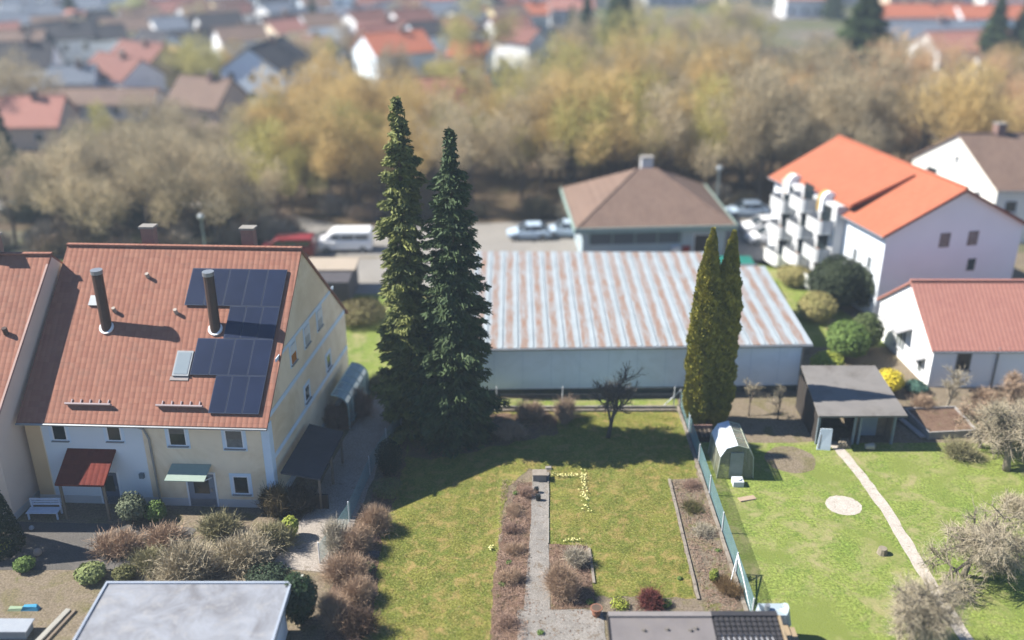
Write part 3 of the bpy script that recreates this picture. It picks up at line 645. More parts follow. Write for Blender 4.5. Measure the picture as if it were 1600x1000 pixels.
# --- pale house with the grey-brown roof at the right edge
g1 = G(1560, 292, 5.5)
E_ = House('gabled_house', 'cream-white gabled house with a grey-brown tiled roof behind the orange-roofed block', 'house', (g1[0], g1[1]), (12, -.2), (-3.9, 11), 14, 11.5, 5.5, 9.2, M('ivory_render', (.78, .76, .70), (.72, .71, .66), .5), ROOF_BR, oe=.4, og=.3)
for yy, zz, w_, h_ in ((8.6, 3.7, 1.6, 1.5), (4.3, 3.4, .7, 1.1), (2.2, 3.4, .7, 1.1), (5.6, 6.4, .6, .7)): E_.window('left', yy, zz, w_, h_)
E_.window('front', 1.5, 3.0, 1.2, 1.2); E_.chimney(3.2, 5.4, .8, .7, 10.1)
E_.gutter()

# --- garden shed
t = thing('garden_shed', 'open-fronted dark wooden garden shed with flat grey roof at the pale path end', 'shed', (20.8, 54.5, 0))
SR = M('shed_felt', (.29, .27, .25), (.25, .235, .22), .8, stain='#6e6861', sscale=.5)
MB().slab([(18.35, 51.7, 2.35), (23.7, 51.75, 2.35), (23.55, 57.4, 2.85), (18.75, 57.4, 2.85)], .12).build('roof', SR, t)
MB().box(18.6, 18.72, 52.4, 57.0, 0, 2.3).build('side_wall', DKWOOD, t); MB().box(23.2, 23.32, 52.6, 57.0, 0, 2.3).build('side_wall', WOOD, t)
MB().box(18.72, 23.2, 56.9, 57.02, 0, 2.6).build('back_wall', DKWOOD, t)
MB().box(21.25, 23.2, 53.4, 53.5, 0, 2.3).build('front_panel', WOOD, t)
for x in (18.66, 20.85, 21.2, 23.25): MB().box(x - .07, x + .07, 52.3, 52.44, 0, 2.3).build('post', M('bluegrey_post', (.3, .36, .4), (.25, .31, .35), 2), t)
MB().box(21.5, 22.6, 53.3, 53.38, .05, 2.0).build('door', M('bluegrey_door', (.36, .43, .5), (.3, .37, .44), 2), t)
t = thing('leaning_board', 'pale blue board leaning at the left front post of the garden shed', 'board', (18.9, 51.9, 0))
MB().hexa([(18.5, 51.7, 0), (19.3, 51.6, 0), (19.3, 51.66, 0), (18.5, 51.76, 0), (18.7, 52.0, 1.3), (19.4, 51.95, 1.3), (19.4, 52.0, 1.3), (18.7, 52.05, 1.3)]).build('panel', M('pale_blue_board', (.5, .58, .66)), t)
MB().beam((18.62, 51.72, .1), (18.82, 52.0, 1.2), .05, .05).build('batten', WOOD, t)
t = thing('log_pile', 'small pile of pale logs lying in front of the open garden shed', 'log pile', (20.3, 52.0, 0))
for i in range(7): x = 19.9 + (i % 4) * .2; MB().tube([(x, 51.8, .1 + .18 * (i // 4)), (x + .3, 52.5, .1 + .18 * (i // 4))], .1, 7).build('log', PALEBARK, t)
t = thing('bucket', 'pale tipped bucket on the grass right of the shed path', 'bucket', (*G(1358, 702)[:2], 0)); g = G(1358, 702)
MB().tube([(g[0] - .25, g[1], .2), (g[0] + .25, g[1], .22)], [.16, .22], 10).build('body', M('pale_bucket', (.6, .57, .5)), t); MB().tube([(g[0] + .25, g[1] - .2, .25), (g[0] + .4, g[1], .3), (g[0] + .25, g[1] + .2, .25)], .015, 4).build('handle', METAL, t)

# --- greenhouse
t = thing('greenhouse', 'small cloudy greenhouse with a pale roof sheet beside the green wire fence', 'greenhouse', (12.9, 50, 0))
GF = M('green_frame', (.35, .38, .3), (.3, .33, .26), 2)
GG = M('dirty_glass', (.50, .50, .38), (.40, .41, .30), 1.6, rough=.3, stain='#d0cfbc', sscale=1.2)
_t = NT(GG); _g = _t.node('ShaderNodeBsdfTransparent'); _mx = _t.node('ShaderNodeMixShader'); _mx.inputs[0].default_value = .5
_t.l.new(_t.b.outputs[0], _mx.inputs[1]); _t.l.new(_g.outputs[0], _mx.inputs[2]); _t.l.new(_mx.outputs[0], _t.n['Material Output'].inputs[0])
x0, x1, y0, y1 = 11.85, 13.95, 48.6, 51.3; xm = (x0 + x1) / 2; rw = (x1 - x0) / 2
arch = [(xm - rw * math.copysign(abs(math.cos(q)) ** .75, math.cos(q)), 2.2 * math.sin(q) ** .62) for q in [math.pi * k / 6 for k in range(7)]]
m = MB()
for (a, za), (b, zb) in zip(arch, arch[1:]): m.poly([(a, y0, za), (b, y0, zb), (b, y1, zb), (a, y1, za)])
m.poly([(a, y0, z) for a, z in arch]); m.poly([(a, y1, z) for a, z in reversed(arch)])
m.build('glazing', GG, t)
m = MB()
for (a, za), (b, zb) in zip(arch[1:4], arch[2:4]): m.slab([(a - .02, y0 - .05, za + .03), (b - .02, y0 - .05, zb + .04), (b - .02, y1 + .05, zb + .04), (a - .02, y1 + .05, za + .03)], .03)
m.build('roof_sheet', M('silver_sheet', (.66, .70, .76), (.45, .5, .56), 3, rough=.35), t)
m = MB()
for y in (y0 - .02, (y0 * 2 + y1) / 3, (y0 + 2 * y1) / 3, y1 + .02):
    m.tube([(a, y, z + .01) for a, z in arch], .03, 5)
for k in (1, 2, 3, 4, 5): m.tube([(arch[k][0], y0 - .03, arch[k][1] + .01), (arch[k][0], y1 + .03, arch[k][1] + .01)], .025, 5)
m.build('frame', GF, t)
MB().box(xm - .38, xm + .38, y0 - .07, y0 - .03, .05, 1.75).build('door', M('bluish_pane', (.42, .46, .42), (.34, .38, .33), 3), t)

# --- foreground roofs
t = thing('garage', 'flat-roofed garage with pale grey weathered roof at the bottom left', 'garage', (-14.4, 33, 0))
GR = bpy.data.materials.new('grey_membrane'); GR.use_nodes = True; n_ = NT(GR); co = n_.node('ShaderNodeTexCoord').outputs['Object']
c_ = n_.mix(n_.ramp(n_.noise(co, .45, 6, .7, 1.5), [(.35, 0.0), (.68, 1.0)]), (.235, .25, .28), (.125, .125, .135))
c_ = n_.mix(n_.ramp(n_.noise(co, 1.5, 7, .75, 1), [(.5, 0.0), (.66, .6)]), c_, (.27, .265, .26)); n_.l.new(c_, n_.b.inputs['Base Color']); n_.b.inputs['Roughness'].default_value = .8
n_.bump(n_.noise(co, 12, 4), .2)
MB().box(-18.1, -10.35, 30, 35.85, 0, 2.35).build('wall', M('garage_white', (.72, .74, .76), (.66, .69, .72), 1), t)
MB().box(-18.35, -10.1, 29.8, 36.1, 2.36, 2.55).build('roof', GR, t)
m = MB(); m.box(-18.45, -10.02, 36.1, 36.22, 2.33, 2.62); m.box(-10.1, -10.0, 29.8, 36.1, 2.33, 2.62); m.box(-18.45, -18.35, 29.8, 36.1, 2.33, 2.62); m.build('roof_edge', M('zinc_pale', (.5, .57, .66), (.44, .5, .6), 1, rough=.5), t)
t = thing('garage', 'garage with smooth warm grey roof next to the patio at the bottom', 'garage', (6.4, 32, 0))
GT = M('grey_roof_tiles', (.27, .245, .24), (.22, .2, .2), 1.2, stain='#8d8681', sscale=.8, bump=.3, bscale=10)
MB().box(4.35, 8.65, 29, 34.0, 0, 2.2).build('wall', GREYW, t)
MB().slab([(4.2, 29, 1.7), (8.7, 29, 1.7), (8.7, 34.25, 2.42), (4.2, 34.25, 2.42)], .12).build('roof', GT, t)
MB().beam((4.2, 34.2, 2.44), (8.7, 34.2, 2.44), .3, .1).build('ridge_cap', M('ridge_grey', (.33, .3, .29), (.28, .26, .25), 3), t)
MB().beam((4.16, 29, 1.68), (4.16, 34.2, 2.40), .06, .16).build('verge_board', DKWOOD, t)
for x, y in ((5.6, 33.4), (6.6, 33.45), (7.6, 33.4), (7.85, 33.5)):
    z = 2.42 - (34.25 - y) * .137; MB().tube([(x, y, z), (x + .12, y - .1, z + .05)], .06, 6).build('moss_tuft', M('grey_moss', (.2, .18, .16)), t)
t = thing('garage', 'garage with dark brown-black pantile roof in the bottom right foreground', 'garage', (10.1, 32, 0))
MB().box(8.85, 11.2, 29, 33.9, 0, 2.2).build('wall', GREYW, t)
m = MB(); DT = M('black_pantiles', (.075, .07, .075), (.05, .05, .055), 3, rough=.6, bump=.3)
nx, ny = 12, 20
for i in range(nx):
    for j in range(ny):
        x = 8.78 + i * .235; yy = 34.15 - j * .26; z = 2.38 - (34.2 - yy) * .137
        m.hexa([(x, yy - .30, z - .075), (x + .2, yy - .30, z - .075), (x + .2, yy, z - .06), (x, yy, z - .06), (x + .03, yy - .30, z + .02), (x + .17, yy - .30, z + .02), (x + .17, yy, z - .0), (x + .03, yy, z - .0)])
m.slab([(8.72, 29, 1.62), (11.55, 29, 1.62), (11.55, 34.2, 2.33), (8.72, 34.2, 2.33)], .1); m.build('roof', DT, t)
MB().beam((8.72, 34.28, 2.38), (11.6, 34.28, 2.38), .3, .14).build('ridge_cap', DT, t)
MB().beam((11.65, 29, 1.6), (11.65, 34.2, 2.33), .12, .2).build('verge_board', M('raw_wood', (.5, .38, .24), (.42, .32, .2), 4, bump=.3), t)
t = thing('board_stack', 'long tan wooden board stack beside the dark tiled garage', 'board stack', (12, 33.5, 0))
for k in range(3): MB().box(11.85 + k * .28, 12.1 + k * .28, 30.5, 35.2 - k * .15, 0, 1.25 - .06 * k).build('board', M('raw_wood', (.5, .38, .24), (.42, .32, .2), 4, bump=.3), t)
t = thing('water_tank', 'pale blue rounded water tank behind the corner of the dark tiled garage', 'water tank', (11.7, 35.1, 0))
TK = M('tank_plastic', (.5, .6, .66), (.45, .55, .61), 2, rough=.5)
MB().tube([(11.3, 35.4, .9), (11.35, 35.4, 1.6), (12.2, 35.4, 1.6), (12.25, 35.4, .9)], .42, 10).build('body', TK, t)
MB().box(11.2, 12.35, 35.0, 35.8, 0, 1.7).build('shell', TK, t); MB().tube([(11.5, 35.4, 1.68), (11.5, 35.4, 1.95)], .12, 10).build('lid', METAL, t)
MB().tube([(11.1, 35.3, 1.8), (11.1, 35.3, .1)], .05, 6).build('pipe', FRAME, t)
# small garage by the forecourt
t = thing('small_garage', 'low dark garage with a sandy flat roof beyond the gable of the terraced house', 'garage', (-14.5, 77, 0))
MB().box(-17, -13.1, 73.5, 78.5, 0, 2.1).build('wall', M('dark_boards', (.12, .11, .12), (.09, .085, .09), 2), t)
MB().box(-17.2, -12.9, 75.8, 78.7, 2.1, 2.28).build('roof', M('sand_roof', (.55, .46, .36), (.5, .42, .33), .7), t)
# teal container and bits at the back right corner of the hall
t = thing('container', 'teal green container tucked behind the right end of the metal hall', 'container', (18.4, 77.5, 0))
MB().box(17.2, 20.2, 75.2, 79.0, 0, 2.3).build('body', M('teal_paint', (.02, .22, .17), (.03, .26, .2), 1, rough=.5), t)
for k in range(6): MB().box(17.3 + k * .5, 17.4 + k * .5, 75.14, 75.2, .1, 2.2).build('rib', M('teal_paint', (.02, .22, .17), (.03, .26, .2), 1, rough=.5), t)
# ---------------------------------------------------------------- fences
def wire_mesh(t, a, b, h, pitch, wire, mat, z0=.05, name='wire_panel'):
    L = math.dist(a, b); d = Vector((b[0] - a[0], b[1] - a[1], 0)).normalized(); m = MB()
    n = int(L / pitch)
    for i in range(n + 1):
        p = Vector((a[0], a[1], 0)) + d * (L * i / n); m.beam((p.x, p.y, z0), (p.x, p.y, z0 + h), wire, wire * .6)
    k = int(h / pitch)
    for j in range(k + 1): m.beam((a[0], a[1], z0 + h * j / k), (b[0], b[1], z0 + h * j / k), wire, wire)
    return m.build(name, mat, t)
POST = M('white_post', (.62, .64, .66), (.52, .54, .56), 4, rough=.5)
t = thing('wire_fence', 'teal-green wire mesh fence with white posts along the right side of the lawn', 'fence', (11.1, 47, 0))
ys = [57.0, 53.6, 50.2, 46.9, 43.4, 40.0, 36.6]
for a, b in zip(ys, ys[1:]):
    xa, xb = 11.05 + (57 - a) * .011, 11.05 + (57 - b) * .011
    wire_mesh(t, (xa, a), (xb, b), 1.15, .06, .010, TEAL)
for y in ys:
    x = 11.0 + (57 - y) * .011; MB().tube([(x, y, 0), (x, y, 1.32)], .035, 8).build('post', POST, t)
for (x, y, x2, y2, h) in ((11.0, 57.0, 9.9, 57.0, 1.25), (11.18, 40.0, 10.6, 38.8, 1.2), (11.18, 40.0, 11.3, 36.9, 1.25), (11.18, 40.0, 11.45, 36.7, 1.0)):
    MB().tube([(x, y, h), (x2, y2, .05)], .03, 6).build('brace', POST, t)
t = thing('wire_fence', 'thin wire fence with pale posts between the lawn and the metal hall', 'fence', (2.5, 57, 0))
for x in (-4.5, -1.0, 3.3, 6.8, 10.6):
    MB().tube([(x, 57.0, 0), (x, 57.0, 1.5)], .035, 8).build('post', POST, t)
for h in (.5, .95, 1.4): MB().tube([(-5.5, 57.0, h), (10.9, 57.0, h)], .007, 4).build('wire', METAL, t)
t = thing('wire_fence', 'blue-green mesh fence between the shaded driveway and the left shrubs', 'fence', (-7.8, 48, 0))
fl = [G(500, 880), G(523, 850), G(546, 815), G(578, 742), G(604, 698), G(627, 668), G(640, 640)]
for a, b in zip(fl, fl[1:]): wire_mesh(t, a, b, 1.1, .07, .010, TEAL)
for p in fl: MB().tube([(p[0], p[1], 0), (p[0], p[1], 1.3)], .03, 8).build('post', POST, t)

# ---------------------------------------------------------------- small garden things
def bed_row():
    for (x, y, r_, h) in ((9.9, 47.5, .45, .35), (10.1, 45.6, .6, .4)): pass
t = thing('flower_pot', 'brown terracotta flower pot standing on the patio edge', 'flower pot', (3.97, 36.95, 0))
m = MB(); m.tube([(3.97, 36.95, .02), (3.97, 36.95, .12), (3.97, 36.95, .42)], [.17, .19, .25], 18); m.build('body', TERRA, t, smooth=True)
MB().tube([(3.97, 36.95, .40), (3.97, 36.95, .48)], .29, 18).build('rim', TERRA, t)
MB().tube([(3.97, 36.95, .481), (3.97, 36.95, .485)], .235, 18).build('soil', SOIL, t)
t = thing('stone_block', 'pale stone block at the far end of the concrete garden path', 'stone', (*G(843, 748)[:2], 0)); g = G(843, 750)
MB().box(g[0] - .38, g[0] + .38, g[1] - .2, g[1] + .35, 0, .42).build('block', CONC, t); MB().box(g[0] - .42, g[0] + .42, g[1] - .24, g[1] + .39, .42, .48).build('slab', PALEC, t)
for (px, py, l) in ((838, 770, 'small dark watering can beside a brick on the garden path, nearer the stone block'), (841, 782, 'small dark watering can on the garden path, the one farther from the stone block')):
    g = G(px, py); t = thing('watering_can', l, 'watering can', g, 'watering cans on the garden path')
    MB().tube([(g[0], g[1], .04), (g[0], g[1], .36)], [.14, .12], 12).build('body', M('black_plastic', (.02, .025, .025), rough=.4), t)
    MB().tube([(g[0] - .1, g[1], .12), (g[0] - .36, g[1] + .03, .38)], [.03, .02], 8).build('spout', M('grey_plastic', (.3, .3, .3)), t)
    MB().tube([(g[0] - .05, g[1], .38), (g[0] + .08, g[1], .48), (g[0] + .15, g[1], .2)], .015, 6).build('handle', M('grey_plastic', (.3, .3, .3)), t)
for i, (px, py, l) in enumerate(((832, 770, 'grey brick lying beside the watering cans on the garden path'), (857, 733, 'round pale stone lying on the lawn behind the path end'))):
    g = G(px, py); t = tag(MB().hexa([(-.2, -.12, 0), (.18, -.14, 0), (.2, .12, 0), (-.18, .13, 0), (-.16, -.1, .12), (.15, -.1, .14), (.16, .1, .13), (-.15, .1, .12)]).build('stone', CONC), l, 'stone'); t.location = (g[0], g[1], .02)
# frame with pots right behind the fence corner
t = thing('cold_frame', 'small brick-edged cold frame behind the fence beside the greenhouse', 'cold frame', (*G(1098, 680)[:2], 0)); g = G(1098, 684)
MB().box(g[0] - .5, g[0] + .6, g[1] - .5, g[1] + .5, 0, .35).build('box', DKWOOD, t); MB().box(g[0] - .55, g[0] + .65, g[1] + .5, g[1] + .6, 0, .6).build('back_board', PLASTER, t)
for k in range(4): MB().box(g[0] - .45 + k * .28, g[0] - .40 + k * .28, g[1] - .5, g[1] + .5, .35, .39).build('slat', WOOD, t)
# raised bed right of the shed
t = thing('raised_bed', 'raised garden bed with pale board walls right of the garden shed', 'raised bed', (*G(1470, 665)[:2], 0))
q = [G(1412, 648), G(1450, 686), G(1524, 682), G(1490, 645)]
for a, b in zip(q, q[1:] + q[:1]): MB().beam((a[0], a[1], .25), (b[0], b[1], .25), .09, .5).build('board', M('pale_boards', (.5, .47, .44), (.4, .38, .36), 3), t)
MB().poly([(p[0], p[1], .36) for p in q]).build('soil', G_BED, t)
MB().beam((q[0][0] - .8, q[0][1] + .5, .12), (q[1][0] - .3, q[1][1], .12), .35, .1).build('plank', M('pale_boards', (.5, .47, .44)), t)
# things in the right meadow
for (px, py, l, w_) in ((1167, 780, 'pinkish board lying in the meadow beyond the greenhouse', .5), (1378, 865, 'brown cut stump beside the pale path under the bare fruit tree', .22)):
    g = G(px, py)
    if 'stump' in l: t = tag(MB().tube([(0, 0, 0), (0, 0, .35)], [.28, .22], 10).build('stump', PALEBARK), l, 'stump'); t.location = g
    else: t = tag(MB().box(-w_, w_, -.18, .18, .0, .06).build('board', M('pink_board', (.6, .45, .32), (.5, .38, .27), 3)), l, 'board'); t.location = (g[0], g[1], .02); t.rotation_euler = (0, .03, .3)
g = G(1152, 757); t = tag(MB().box(-.3, .3, -.3, .3, 0, .35).tube([(0, 0, .35), (0, 0, .42)], .2, 10).build('tub', M('white_tub', (.6, .64, .68))), 'white tub on the grass in front of the greenhouse door', 'tub'); t.location = g
# left yard things
t = thing('garden_bench', 'white slatted bench against the side wall in the left courtyard', 'bench', (*G(72, 805)[:2], 0)); g = G(72, 808)
BL = M('bluish_white_paint', (.62, .68, .78), (.55, .6, .7), 3)
for k in range(4): MB().box(g[0] - .9, g[0] + .8, g[1] - .3 + k * .16, g[1] - .18 + k * .16, .42, .46).build('seat_slat', BL, t)
for k in range(3): MB().box(g[0] - .9, g[0] + .8, g[1] + .36, g[1] + .40, .55 + k * .16, .66 + k * .16).build('backrest_slat', BL, t)
for sx_ in (-.85, .7):
    for sy in (-.25, .3): MB().box(g[0] + sx_, g[0] + sx_ + .08, g[1] + sy, g[1] + sy + .08, 0, .95 if sy > 0 else .42).build('leg', BL, t)
for (px, py, c, l, w_) in ((33, 836, '#c4ccd8', 'left one of two white garden balls by the dark conifer', .16), (50, 828, '#c4ccd8', 'right one of two white garden balls by the dark conifer', .14), (60, 868, '#b9a797', 'pinkish stone ball beside the round green bush in the courtyard', .22)):
    g = G(px, py); n = 8; m = MB(); m.tube([(0, 0, .02), (0, 0, w_ * .5), (0, 0, w_), (0, 0, w_ * 1.6), (0, 0, w_ * 2)], [w_ * .4, w_ * .9, w_, w_ * .75, w_ * .2], 12)
    t = tag(m.build('garden_ball', M('ball' + c[1:] + l[:3], c)), l, 'garden ball'); t.location = g
g = G(48, 952); t = tag(MB().hexa([(-.42, -.14, 0), (.42, -.14, 0), (.42, .14, 0), (-.42, .14, 0), (-.3, -.1, .22), (.33, -.08, .2), (.3, .1, .24), (-.3, .1, .2)]).build('bag', M('blue_bag', (.08, .42, .68), (.07, .36, .6), 4)), 'bright blue plastic bag lying on the left yard ground', 'bag'); t.location = g
g = G(25, 952); t = tag(MB().hexa([(-.36, -.14, 0), (.36, -.14, 0), (.36, .14, 0), (-.36, .14, 0), (-.3, -.1, .1), (.33, -.08, .12), (.3, .1, .1), (-.3, .1, .12)]).build('bag', M('green_bag', (.4, .52, .34), (.35, .47, .3), 4)), 'pale green plastic bag beside the bright blue one', 'bag'); t.location = g
t = thing('water_trough', 'long grey-blue water trough at the bottom left edge', 'trough', (*G(15, 985)[:2], 0)); g = G(15, 990)
m = MB(); m.box(g[0] - 1.6, g[0] + .95, g[1] - .38, g[1] + .38, 0, .45); m.build('body', M('trough_grey', (.38, .42, .46), (.32, .36, .4), 2), t)
MB().box(g[0] - 1.7, g[0] + 1.05, g[1] - .45, g[1] + .45, .45, .5).build('rim', M('trough_pale', (.46, .5, .55), (.4, .44, .5), 2), t)
t = thing('plank', 'long pale plank lying diagonally beside the flat-roofed garage', 'plank', (*G(85, 975)[:2], 0)); a, b = G(55, 1010), G(108, 955)
MB().beam((a[0], a[1], .1), (b[0], b[1], .1), .26, .12).build('board', M('plank_pale', (.5, .49, .43), (.42, .4, .35), 3), t); MB().beam((a[0] + .35, a[1], .06), (b[0] + .3, b[1], .06), .12, .09).build('batten', WOOD, t)
# debris strewn at the foot of the driveway bushes
g = G(583, 868); t = tag(MB().hexa([(-.3, -.3, 0), (.35, -.1, 0), (.3, .3, 0), (-.3, .2, 0), (-.2, -.2, .18), (.25, -.05, .2), (.2, .2, .16), (-.2, .15, .2)]).build('stone', M('dark_stone', (.12, .11, .13), (.16, .15, .16), 4)), 'dark stone lying between the two shrub shadows on the left lawn edge', 'stone'); t.location = g

# ---------------------------------------------------------------- plants
TW_TAN = Mleaf('twigs_tan', (.70, .50, .34), (.46, .32, .215), 2.5)
TW_RED = Mleaf('twigs_red', (.58, .40, .30), (.42, .28, .21), 2.5)
TW_GREY = Mleaf('twigs_grey', (.72, .64, .50), (.54, .48, .36), 2)
TW_OLIVE = Mleaf('twigs_olive', (.46, .42, .22), (.34, .31, .17), 2)
TW_PALE = Mleaf('twigs_pale', (.72, .62, .43), (.56, .48, .33), 1.5)
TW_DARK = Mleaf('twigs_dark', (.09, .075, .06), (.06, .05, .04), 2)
LF_DARK = Mleaf('leaves_dark', (.045, .085, .03), (.025, .05, .02), 2, rough=.35)
LF_YEW = Mleaf('needles_yew', (.022, .045, .018), (.012, .028, .012), 2)
LF_GREEN = Mleaf('leaves_green', (.20, .30, .07), (.11, .19, .04), 2)
LF_LIME = Mleaf('leaves_lime', (.50, .54, .08), (.32, .40, .06), 2)
LF_YELL = Mleaf('blossom_yellow', (1.0, .78, .06), (.8, .68, .05), 2)
LF_PALE = Mleaf('leaves_pale', (.36, .40, .16), (.22, .28, .08), 2.5)
LF_BROWN = Mleaf('leaves_brown', (.20, .15, .07), (.13, .10, .05), 2)
def twig_mass(rs, n, r, h, spread=.8, L=(.5, 1.0), W=.02, base=.15, lean=0.0):
    """stems fanning up and out of the base of a shrub, each with side twigs"""
    az = rs.uniform(0, 2 * np.pi, n); tilt = np.abs(rs.normal(0, .55, n)) * spread
    ln = h * rs.uniform(.55, 1.05, n)
    d = np.stack([np.cos(az) * np.sin(tilt) + lean, np.sin(az) * np.sin(tilt), np.cos(tilt)], 1); d = unit(d + rs.normal(0, .12, d.shape))
    nc = 5; ca = rs.uniform(0, 6.283, nc); cr = r * rs.uniform(.15, .55, nc); ci = rs.randint(0, nc, n); ch = rs.uniform(.62, 1.08, nc); ln = ln * ch[ci]
    o = np.stack([np.cos(ca[ci]) * cr[ci] + rs.normal(0, base * .8, n), np.sin(ca[ci]) * cr[ci] + rs.normal(0, base * .8, n), np.zeros(n)], 1)
    sc = .72 * r / max(1e-6, h * .75)
    end = o + d * ln[:, None] * np.array([sc * 1.3, sc * 1.3, 1])
    c = (o + end) / 2; s = end - o; out = [blades(c, s, np.linalg.norm(s, axis=1), np.full(n, W), rs)]
    k = 6
    t = rs.uniform(.3, 1, (n, k)); p = (o[:, None] + s[:, None] * t[..., None]).reshape(-1, 3)
    dd = unit(np.repeat(d, k, 0) * .8 + rs.normal(0, .6, (n * k, 3))); l = rs.uniform(*L, n * k) * .5
    out.append(blades(p + dd * l[:, None] / 2, dd, l, np.full(n * k, W * .7), rs, False))
    V = np.concatenate(out); V[..., 2] = np.maximum(V[..., 2], .01); return V
def leaf_mass(rs, n, r, h, size, asp=.6, z0=0.0, shell=.35, lump=.18, shape=1.0):
    """leaves through an egg-shaped volume, denser at its lumpy surface"""
    d = unit(rs.normal(size=(n, 3))); f = 1 - np.abs(rs.normal(0, shell, n)); f = np.clip(f, .1, 1.05)
    k = rs.normal(size=(14, 3)); k = unit(k); b = np.max(d @ k.T, 1); f = f * (1 - lump + lump * 2 * (b - .6))
    p = d * f[:, None] * np.array([r, r, h / 2]); 
    p[:, 2] += h / 2 + z0
    nn = unit(d + rs.normal(0, .5, d.shape) + np.array([0, 0, .4])); return leaves(p, nn, size * rs.uniform(.6, 1.3, n), rs, asp)
def shrub(label, loc, r, h, mat, n=500, seed=1, cat='shrub', W=.02, group=None, extra=None, name='bare_shrub', spread=.8, L=(.5, 1.0)):
    rs = np.random.RandomState(seed); t = thing(name, label, cat, (loc[0], loc[1], 0), group)
    mass('twigs', twig_mass(rs, n, r, h, spread, L, W), mat, t)
    m = MB()
    for k in range(18):
        a = rs.uniform(0, 6.28); q = rs.uniform(.15, .75); z = h * rs.uniform(.6, .95); b_ = rs.uniform(0, .3) * r; m.tube([(b_ * math.cos(a), b_ * math.sin(a), 0), (r * q * .6 * math.cos(a + .1), r * q * .6 * math.sin(a + .1), z * .55), (r * q * math.cos(a), r * q * math.sin(a), z)], [.022, .015, .006], 4, cap=False)
    m.build('stem', BARK, t, world=False)
    if extra: mass('leaves', leaf_mass(rs, extra[1], r * extra[2], h * extra[3], extra[4]), extra[0], t)
    return t
def bush(label, loc, r, h, mat, n=2500, size=.12, seed=1, cat='bush', name='leafy_bush', z0=0, shell=.3, lump=.2, group=None, asp=.6):
    rs = np.random.RandomState(seed); t = thing(name, label, cat, (loc[0], loc[1], 0), group)
    mass('foliage', leaf_mass(rs, n, r, h, size, asp, z0, shell, lump), mat, t)
    m = MB()
    for k in range(5):
        a = k * 1.3; m.tube([(0.05 * math.cos(a), .05 * math.sin(a), 0), (r * .4 * math.cos(a), r * .4 * math.sin(a), h * .6)], [.04, .015], 5)
    m.build('stem', BARK, t, world=False); return t

# dry stalks and twigs lying and standing all over the beds (nobody could count them)
rs = np.random.RandomState(77)
def stalks(n, x0, x1, y0, y1, sl=0.0):
    x = rs.uniform(x0, x1, n); y = rs.uniform(y0, y1, n); k = (np.sin(x * 5 + 2 * np.sin(y * 2.1)) + np.sin(y * 3.3 + x * 2)) > -.5; x, y = x[k], y[k]
    return np.stack([x + sl * (y - 38), y, np.full(len(x), .07)], 1)
c = np.concatenate([stalks(5200, -.85, .75, 33, 48.3, .025), stalks(1500, 1.95, 3.9, 37.6, 42.3), stalks(2600, 9.25, 10.9, 36.8, 48.2), stalks(4200, -8.4, -7.0, 34, 46), stalks(1800, -4.5, 2.4, 53.6, 56.1)])
d = rs.normal(0, .8, c.shape); d[:, 2] = np.abs(d[:, 2]) * .55; l = rs.uniform(.12, .38, len(c))
tag(mass('dry_stalks', blades(c + np.array([0, 0, .03]), d, l, np.full(len(c), .013), rs), TW_RED), 'dry reddish stalks and twigs covering the garden beds', 'dry stalks', kind='stuff')
# left border shrubs
shrub('rounded tan leafless bush, farthest of the row along the left edge of the lawn', G(590, 832), .85, 1.5, TW_TAN, 2200, 1, W=.012, spread=1.0)
shrub('tall feathery tan shrub just in front of the rounded tan bush', G(560, 862), .85, 1.5, TW_TAN, 1700, 2, W=.013)
shrub('grey-tipped upright shrub leaning over the end of the driveway', G(532, 862), .9, 2.0, TW_GREY, 700, 3, W=.018)
shrub('broad tan shrub in the middle of the left border, right of the glossy evergreen', G(543, 905), .95, 1.25, TW_TAN, 2100, 4, W=.014, spread=1.1)
shrub('dark reddish leafless shrub right of the glossy evergreen', G(563, 938), .8, 1.2, TW_TAN, 1800, 5, W=.014, spread=1.1)
shrub('brown shrub at the bottom of the left border, nearest the camera', G(525, 978), .95, 1.4, TW_TAN, 1500, 6, W=.014)
shrub('low dark brown shrub at the bottom beside the lawn', G(560, 990), .8, 1.2, Mleaf('twigs_brown', (.2, .13, .09), (.13, .085, .06), 2.5), 900, 7, W=.022)
bush('glossy dark green evergreen bush between the garage roof and the tan shrubs', G(472, 975), 1.0, 3.0, LF_DARK, 5200, .17, 11, lump=.25)
bush('small bright green plant low among the tan shrubs', G(574, 890), .45, .35, Mleaf('leaves_bright', (.10, .24, .05), (.07, .18, .04), 3), 350, .12, 12, cat='plant', name='low_plant')
bush('dark narrow yew left of the big spruces', G(609, 745), .85, 2.7, LF_YEW, 6000, .13, 13, name='yew', cat='yew', asp=.3)
bush('bush with pale yellow-green leaf tips in front of the dark yew', G(606, 775), .95, 1.15, Mleaf('variegated', (.30, .32, .13), (.07, .10, .03), 5), 2200, .10, 14)
